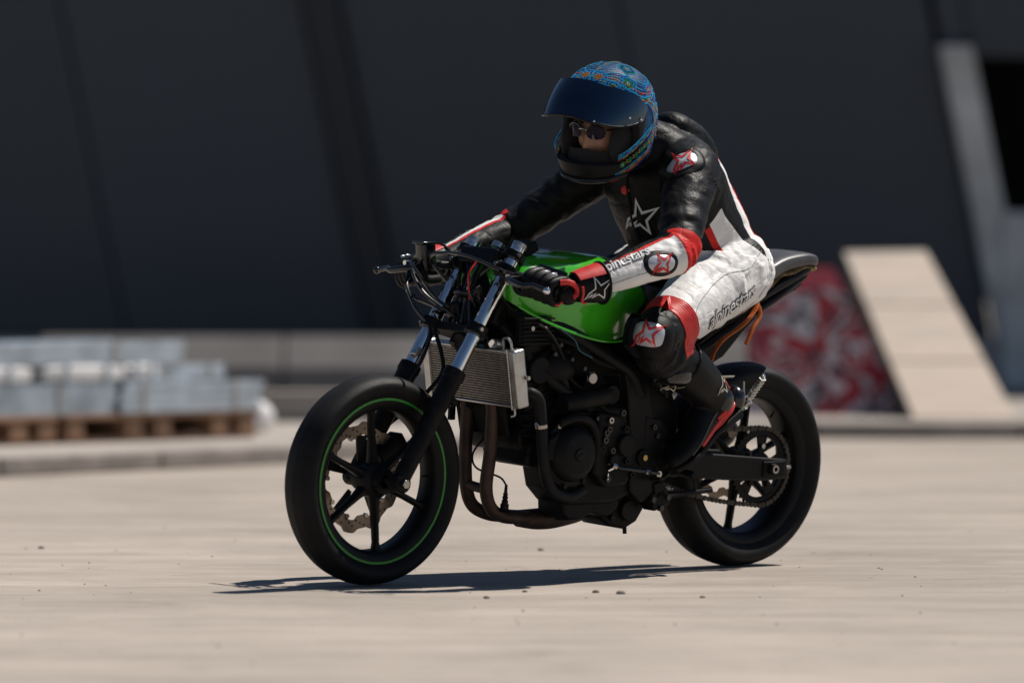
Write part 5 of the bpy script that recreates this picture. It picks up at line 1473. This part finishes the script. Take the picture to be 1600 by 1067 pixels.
def text_tris(body_, offset, shear=.25, bold=0.0):
    cu = bpy.data.curves.new('txt', 'FONT'); cu.body = body_; cu.size = 1; cu.shear = shear; cu.offset = offset; cu.space_character = .92; cu.align_x = 'CENTER'; cu.align_y = 'CENTER'; cu.resolution_u = 3
    ob = bpy.data.objects.new('txt', cu); C.objects.link(ob)
    dg_ = bpy.context.evaluated_depsgraph_get(); dg_.update()
    me = bpy.data.meshes.new_from_object(ob.evaluated_get(dg_))
    b2 = bmesh.new(); b2.from_mesh(me); bmesh.ops.triangulate(b2, faces=b2.faces)
    for _ in range(2):
        le = [e for e in b2.edges if e.calc_length() > .14]
        if le: bmesh.ops.subdivide_edges(b2, edges=le, cuts=1); bmesh.ops.triangulate(b2, faces=b2.faces)
    tr = [[(v.co.x, v.co.y) for v in f.verts] for f in b2.faces]
    b2.free(); bpy.data.objects.remove(ob); bpy.data.curves.remove(cu); return tr
TX_OUT = text_tris('alpinestars', .045); TX_IN = text_tris('alpinestars', .008)

SHP, SHN = pix(1066, 254); KNP, KNN = pix(1013, 523); THP, THN = pix(1143, 479); FAP, FAN = pix(972, 408); ELP, ELN = pix(1033, 412); CHP, CHN = pix(1000, 340); BAP, BAN = pix(977, 297); SNP, SNN = pix(1052, 598)
VIEW_L = V(.25, .95, .15)
for s in SY:
    S = lambda v: V(v[0], v[1] * s, v[2])
    r_dir = lambda v: S(v)
    # shoulder cup with red star
    c = S(SHP); out = S(SHN * .5 + V(.2, .35, .25)); rt = S((-.75, .0, .12)) if s > 0 else S((.75, 0, -.12))
    cup = patch('shoulder_cup', c, out, S((.3, -.2, 1)), lambda a: se(a, .050, .034, 2.4), .010, cup_m)
    rim_ = patch('shoulder_cup_base', c, out, S((.3, -.2, 1)), lambda a: se(a, .066, .048, 2.6), .005, blk_lea)
    star(c, out, rt, .085, redpr_m, .0022, .085, target=bvh_of([cup]))
    # knee: red ribbed stretch panel and black slider cup with star
    ax = (KN_ - HP).normalized()
    kc = S(KNP); ko = S(KNN * .4 + V(.45, .40, .05))
    kb_ = patch('knee_slider_base', kc, ko, S((-.2, .0, 1)), lambda a: se(a, .070, .066, 2.8), .016, blk_lea)
    kcup = patch('knee_slider', kc + ko * .0, ko, S((-.2, .0, 1)), lambda a: se(a, .054, .043, 3.0), .024, cup_m, base=.004)
    star(kc, ko, S((-.75, .62, .08)) if s > 0 else S((.75, -.62, -.05)), .088, redpr_m, .0022, .085, target=bvh_of([kcup]))
    # ribbed red sleeve above the knee
    mb = MB(); rs = []; a_, b_2, d_ = frame_of(ax)
    for i in range(41):
        t = .775 + .145 * i / 40; cc = HP + ax * (KN_ - HP).length * t
        ring = []
        for k in range(48):
            an = 2 * PI * k / 48; dr = a_ * math.cos(an) + b_2 * math.sin(an)
            h = bvh.ray_cast(cc + dr * .2, -dr, .25)
            rr = (h[0] - cc).length if h[0] is not None else .08
            rr = min(rr, .105)
            rib = .0022 * abs(math.sin(PI * 9 * i / 40))
            ring.append(S(cc + dr * (rr + .0015 + rib)))
        rs.append(ring)
    mb.rings(rs, cap=False); mb.build('knee_stretch_panel', red_m, Pn, ang=180)
    # thigh lettering
    tcn = S(THP); tout = S(THN * .6 + V(.1, .4, .05))
    rtx = S((-.84, -.10, .34)) if s > 0 else S((.84, .10, -.34))
    decal('suit_lettering', TX_OUT, tcn, tout, rtx, .063, black_pr, .0022)
    decal('suit_lettering', TX_IN, tcn, tout, rtx, .063, white_pr, .0036)
    # forearm lettering and elbow cup
    fcn = S(FAP); fout = S(FAN * .5 + V(.1, .45, .1)); frt = S((-.93, .03, .26)) if s > 0 else S((.93, -.03, -.26))
    decal('suit_lettering', TX_OUT, fcn, fout, frt, .046, black_pr, .002)
    decal('suit_lettering', TX_IN, fcn, fout, frt, .046, silver_pr, .0034)
    ec = S(ELP); eo = S(ELN * .5 + V(.15, .45, -.03))
    eb_ = patch('elbow_cup_base', ec, eo, S((0, 0, 1)), lambda a: se(a, .056, .036, 2.4), .005, blk_lea)
    ecup = patch('elbow_cup', ec, eo, S((0, 0, 1)), lambda a: se(a, .048, .028, 2.4), .010, cup_m)
    star(ec, eo, S((-.9, .1, .30)) if s > 0 else S((.9, -.1, -.3)), .070, redpr_m, .002, .09, target=bvh_of([ecup]))
    # hip stretch ribs
    for i in range(6):
        mbp = []
        for k in range(9):
            q = V(.02 + .030 * k / 8 + .012 * i, .16, .955 - .012 * i - .055 * k / 8)
            h = bvh.ray_cast(q + V(-.02, .12, 0), V(.1, -1, 0).normalized(), .3)
            if h[0] is not None: mbp.append(S(h[0] + V(-.0, .001, 0)))
        if len(mbp) > 3: MB().tube(mbp, .0022, 6, 3).build('stretch_rib', white_pr, Pn)
    # accordion ribs behind the shoulder
    for i in range(5):
        mbp = []
        for k in range(9):
            q = V(.36 - .012 * i, .30, 1.12 - .010 * i) + V(-.045 + .075 * k / 8, 0, .03 - .02 * k / 8)
            h = bvh.ray_cast(q, V(.1, -1, 0).normalized(), .3)
            if h[0] is not None: mbp.append(S(h[0] + V(0, .001, 0)))
        if len(mbp) > 3: MB().tube(mbp, .003, 6, 3).build('shoulder_rib', blk_lea, Pn)
    # panel seams
    def seam(pts, name='seam'):
        P = []
        for p in crom(pts, 6):
            p = V(*p); h = bvh.ray_cast(p + V(.02, .15, .02), V(-.02, -.15, -.02).normalized(), .35)
            if h[0] is not None: P.append(S(h[0] + h[1] * .0004))
        if len(P) > 3: MB().tube(P, .0011, 5, 1).build(name, mat('seam_thread', (.30, .30, .31), .7), Pn)
    seam([(.12, .2, .93), (.20, .22, .88), (.30, .25, .865), (.42, .27, .80), (.48, .29, .74)])
    seam([(.05, .2, .90), (.10, .22, .83), (.18, .24, .74)])
    seam([(.66, .4, .90), (.75, .4, .885), (.86, .38, .852)])
    # shin armour with star
    sc2 = S(SNP); so2 = S(SNN * .5 + V(.3, .35, 0))
    shn = patch('shin_guard', sc2, so2, S((-.5, 0, .8)), lambda a: se(a, .048, .058, 2.4), .012, blk_gloss)
    star(sc2 + S((0, 0, -.02)), so2, S((-.8, .35, -.1)) if s > 0 else S((.8, -.35, .1)), .055, cream_pr, .002, .06, target=bvh_of([shn]))

# chest logo, zip and collar badge
star(CHP, CHN * .5 + V(.35, .38, 0), V(-.70, .70, .16), .112, silver_pr, .003, .075)
zp = []
for p in crom([(.56, .0, 1.20), (.53, .0, 1.12), (.46, .0, 1.03), (.40, .0, .95)], 6):
    h = bvh.ray_cast(V(*p) + V(.15, 0, -.08), V(-.15, 0, .08).normalized(), .4)
    if h[0] is not None: zp.append(h[0] + V(.002, 0, -.001))
if len(zp) > 3: MB().tube(zp, .004, 6, 2).build('zip', blk_satin, Pn)
if True:
    MB().ball(BAP, .017, 12, 8, (.4, 1, .8)).build('collar_badge', redpr_m, Pn)
# collar
MB().tube([(.47, .07 * math.cos(a), 1.225 + .045 * math.sin(a) - .0) for a in [PI * k / 12 for k in range(13)]] , .013, 10, 2).build('collar', blk_lea, Pn)
MB().tube([(.47 + .03 * math.sin(a), .074 * math.cos(a), 1.225 - .050 * math.sin(a)) for a in [PI * k / 12 for k in range(13)]], .013, 10, 2).build('collar', blk_lea, Pn)

# ---- gloves
def glove(s):
    S = lambda v: V(v[0], v[1] * s, v[2])
    g0 = V(1.050, .110, .866); g1 = V(1.010, .316, .8265); gd = (g1 - g0).normalized()
    def gpt(y): return g0 + gd * ((y - g0.y) / gd.y)
    mb = MB()
    def T(pts, n=12): mb.tube([tuple(S(p[:3])) + (p[3],) for p in pts], .01, n, 5)
    ys = [.240, .264, .288, .311]
    ln = [.92, 1.0, .98, .86]
    for y, l in zip(ys, ln):
        c = gpt(y)
        jy = {.240: .004, .264: .0, .288: -.003, .311: -.006}[y]
        def o(x, z, r): return (c.x + x + jy * (1 if x > 0 else .2), c.y + jy * .3, c.z + z + jy * .5, r)
        T([o(-.045, .018, .0148), o(-.026, .030, .0156), o(.002, .033 * l, .0150), o(.026, .020, .0140), o(.032, -.004, .0126), o(.022, -.025, .0118), o(.002, -.031, .0105), o(-.012, -.027, .009)])
        jx = {.240: .004, .264: -.002, .288: .002, .311: -.005}[y]
        mb.ball(S((c.x - .024 + jx, c.y, c.z + .035 + jx * .6)), .0135, 12, 8, (1.25, .85, .8))
    mb.ball(S((.972, .318, .818)), .030, 16, 12, (1.15, .75, .95)); mb.ball(S((.962, .308, .840)), .032, 16, 12, (1.2, .85, .8))
    # thumb: leaves the inner side of the palm and passes below the grip
    c = gpt(.212)
    T([(.945, .250, .824, .017), (.972, .222, .816, .0155), (c.x + .000, .206, c.z - .030, .0135), (c.x + .024, .203, c.z - .022, .0122), (c.x + .034, .204, c.z - .008, .009)])
    # palm and back of the hand
    for yy, r in ((.238, .019), (.262, .020), (.287, .020), (.308, .018)):
        T([(.915, .300 + (yy - .27) * .55, .840, .026), (.945, yy * .8 + .056, .845, .0225), (gpt(yy).x - .040, yy, gpt(yy).z + .016, r)])
    T([(.93, .285, .826, .022), (.965, .262, .814, .021), (.985, .258, .806, .016)])
    T([(.93, .31, .822, .020), (.965, .31, .812, .020), (.985, .305, .804, .014)])
    T([(.885, .328, .848, .030), (.915, .318, .842, .031), (.94, .302, .840, .028)], 16)
    t_ = bpy.data.objects.new('tg', mb.mesh('tg', blk_lea)); C.objects.link(t_)
    r_ = t_.modifiers.new('r', 'REMESH'); r_.mode = 'VOXEL'; r_.voxel_size = .0026
    s_ = t_.modifiers.new('s', 'SMOOTH'); s_.factor = .5; s_.iterations = 5
    dg_ = bpy.context.evaluated_depsgraph_get(); dg_.update()
    me = bpy.data.meshes.new_from_object(t_.evaluated_get(dg_)); bpy.data.objects.remove(t_)
    me.materials.clear(); me.materials.append(blk_lea); me.materials.append(red_m)
    go = link('glove', me, Pn, ang=180)
    gb = bvh_of([go])
    # knuckle guard, red trims, finger sliders
    kk = [S((gpt(y).x - .028, y, gpt(y).z + .040)) for y in (.228, .25, .275, .30, .315)]
    MB().tube([tuple(p) + (.009,) for p in kk], .009, 10, 4, rb=1.5).build('knuckle_guard', blk_gloss, go)
    for j in range(3):
        MB().tube([tuple(S((.975 - .012 * j, .236, .864 - .002 * j))), tuple(S((.972 - .012 * j, .265, .870 - .002 * j))), tuple(S((.965 - .012 * j, .30, .862 - .002 * j))), tuple(S((.962 - .010 * j, .322, .846)))], .0030 if j else .004, 8, 5).build('glove_trim', red_m if j != 1 else cup_m, go)
    MB().tube([S((gpt(.315).x - .03, .322, gpt(.315).z + .022)), S((gpt(.315).x - .042, .327, gpt(.315).z - .004)), S((gpt(.315).x - .022, .322, gpt(.315).z - .022)), S((gpt(.315).x - .004, .318, gpt(.315).z - .036)), S((gpt(.315).x + .014, .314, gpt(.315).z - .034))], .0034, 8, 5).build('glove_trim', red_m, go)
    MB().tube([S((1.008, .322, .852)), S((.985, .336, .853)), S((.964, .341, .842)), S((.958, .340, .826)), S((.972, .338, .812))], .008, 8, 5).build('glove_panel', red_m, go)
    for y in ys[2:]:
        MB().ball(S((gpt(y).x + .012, y, gpt(y).z + .046)), .0075, 10, 8, (1.5, .55, .6)).build('finger_slider', cup_m, go)
    # gauntlet cuff
    W0 = V(.955, .318, .838); W1 = V(.868, .333, .852); ax_ = (W1 - W0).normalized()
    a_, b_3, d_ = frame_of(ax_); L = (W1 - W0).length
    cm = MB(); rs = []
    prof = [(0, .036), (.06, .041), (.3, .046), (.7, .052), (.95, .055), (1, .055), (1.0, .050), (.7, .046), (.3, .041)]
    for t, r in prof:
        c = W0 + ax_ * L * t
        rs.append([S(c + a_ * (r * .92 * math.cos(an)) + b_3 * (r * math.sin(an))) for an in [2 * PI * k / 40 for k in range(40)]])
    cm.rings(rs, cap=False); cf = cm.build('glove_cuff', blk_lea, go, ang=50)
    # red upper panel of the cuff
    rs2 = []
    for t, r in ((.04, .0425), (.3, .0475), (.6, .0522), (.92, .0565)):
        c = W0 + ax_ * L * t; row = []
        for k in range(17):
            an = rad(34 + 86 * k / 16)   # over the top towards the outside
            lat = V(0, 1, 0); lat = (lat - ax_ * lat.dot(ax_)).normalized(); u2 = lat.cross(ax_); u2 = u2 if u2.z > 0 else -u2
            row.append(S(c + lat * (r * math.cos(an)) + u2 * (r * math.sin(an))))
        rs2.append(row)
    pmn = MB()
    inn = [[p - (p - S(W0 + ax_ * L * .5)).normalized() * .003 for p in row] for row in rs2]
    pmn.rings([row + irow[::-1] for row, irow in zip(rs2, inn)])
    pmn.build('cuff_panel', red_m, go, ang=60)
    # red piping along the front and lower edge of the outer cuff shield
    pip = []
    for an_, t in ((0.15, .04), (-.3, .05), (-.8, .07), (-1.15, .2), (-1.2, .3)):
        r = .045 + .012 * t; lat = (V(0, 1, 0) - ax_ * ax_.y).normalized(); u2 = lat.cross(ax_); u2 = u2 if u2.z > 0 else -u2
        pip.append(S(W0 + ax_ * L * t + lat * (r * math.cos(an_)) + u2 * (r * math.sin(an_))))
    MB().tube(pip, .0035, 8, 5).build('cuff_piping', red_m, go)
    star(S(W0 + ax_ * L * .52 + V(0, .05, -.008)), S((.05, .98, -.12)), S((-.95, 0, .32)) if s > 0 else S((.95, 0, -.32)), .078, silver_pr, .003, .045, target=bvh_of([cf]), parent=go)
    MB().tube([S(W1 + a_ * (.054 * math.cos(an)) + b_3 * (.057 * math.sin(an))) for an in [2 * PI * k / 24 for k in range(25)]], .004, 8, 1).build('cuff_edge', blk_lea, go)
    return go
glove(1); glove(-1)

# ---- boots
def boot(s):
    S = lambda v: V(v[0], v[1] * s, v[2])
    mb = MB()
    HE, TO = V(.195, .185, .470), V(.415, .205, .322)
    foot = (TO - HE).normalized()
    sole_n = V(foot.z, 0, -foot.x); sole_n = sole_n if sole_n.z < 0 else -sole_n
    q = lambda v, ra, rb: tuple(S(v)) + (ra, rb)
    # shaft
    top = KN_.lerp(AN, .42)
    limb(mb, [q(top, .069, .070), q(KN_.lerp(AN, .62), .068, .068), q(KN_.lerp(AN, .85), .060, .062), q(AN + V(-.005, 0, -.015), .053, .056), q(AN + V(-.015, 0, -.055), .046, .05)], 22, 5)
    # foot: heel to toe
    ctr = lambda f, up_: HE.lerp(TO, f) - sole_n * up_
    limb(mb, [q(ctr(-.06, .035), .022, .026), q(ctr(.04, .042), .037, .044), q(ctr(.2, .052), .040, .055), q(ctr(.42, .050), .042, .052), q(ctr(.65, .036), .046, .038), q(ctr(.85, .028), .044, .030), q(ctr(1.0, .022), .034, .022), q(ctr(1.08, .018), .016, .012)], 22, 5, up=sole_n)
    limb(mb, [q(AN + V(.0, 0, .02), .050, .052), q(ctr(.22, .06), .045, .05), q(ctr(.45, .045), .040, .042)], 18, 5)
    t_ = bpy.data.objects.new('tb', mb.mesh('tb', blk_lea)); C.objects.link(t_)
    r_ = t_.modifiers.new('r', 'REMESH'); r_.mode = 'VOXEL'; r_.voxel_size = .0042
    s_ = t_.modifiers.new('s', 'SMOOTH'); s_.factor = .5; s_.iterations = 5
    dg_ = bpy.context.evaluated_depsgraph_get(); dg_.update()
    me = bpy.data.meshes.new_from_object(t_.evaluated_get(dg_)); bpy.data.objects.remove(t_)
    me.materials.clear(); me.materials.append(blk_lea)
    bo_ = link('boot', me, Pn, ang=180); bb_ = bvh_of([bo_])
    # sole
    pts = [(-.07, .030), (0, .038), (.2, .036), (.4, .033), (.6, .042), (.8, .045), (.95, .038), (1.07, .018)]
    top_, bot_ = [], []
    rs = []
    for f, w in crom(pts, 4):
        c = HE.lerp(TO, f); hk = .0 if f > .30 else .010 * (1 - max(0, f) / .3)
        rs.append([S(c + V(0, w, 0) - sole_n * .006), S(c + V(0, w * 1.03, 0) + sole_n * (.008 + hk)), S(c + V(0, -w * 1.03, 0) + sole_n * (.008 + hk)), S(c + V(0, -w, 0) - sole_n * .006)])
    MB().rings(rs).build('sole', rubber, bo_, bevel=.003)
    # red flashes on the outer side
    def flash(pts, w, mm_=red_m):
        P = []
        for f, u in crom(pts, 6):
            c = ctr(f, u); h = bb_.ray_cast(S(c + V(0, .12, 0)), S(V(0, -1, 0)), .2)
            if h[0] is not None: P.append(tuple(h[0] + S(V(0, .0008, 0))))
        if len(P) > 3: MB().tube(P, w, 6, 1, rb=.5, up=S(V(0, 1, 0))).build('boot_trim', mm_, bo_)
    flash([(.02, .050), (.14, .040), (.30, .028), (.48, .022), (.66, .012)], .0085)
    flash([(-.02, .030), (.10, .024), (.24, .012), (.36, .006)], .0058)
    flash([(.30, .060), (.42, .052), (.55, .040), (.70, .026), (.85, .016)], .0045, blk_gloss)
    flash([(-.08, .060), (-.02, .066), (.06, .070)], .004, cup_m)
    flash([(.14, .052), (.22, .045), (.32, .040)], .005)
    flash([(-.06, .085), (-.10, .105), (-.02, .115), (-.01, .085), (-.06, .085)], .0028, redpr_m)
    c = AN + V(.02, .07, .035)
    star(S(c), S((.1, .98, .0)), S((-.8, .0, .25)) if s > 0 else S((.8, 0, -.25)), .062, cream_pr, .0025, .06, target=bb_, parent=bo_)
    # heel cup and ankle guard
    MB().ball(S(HE + V(-.012, 0, .036)), .036, 16, 12, (.8, 1.0, 1.1)).build('heel_cup', blk_gloss, bo_)
    MB().ball(S(AN + V(-.012, .044, -.012)), .03, 16, 10, (1, .45, 1.1)).build('ankle_guard', blk_gloss, bo_)
    MB().tube([S((HE + V(-.045, .012, .03))), S(HE + V(-.05, .0, .055)), S(HE + V(-.048, .0, .085))], .003, 6).build('heel_line', cup_m, bo_)
    return bo_
boot(1); boot(-1)
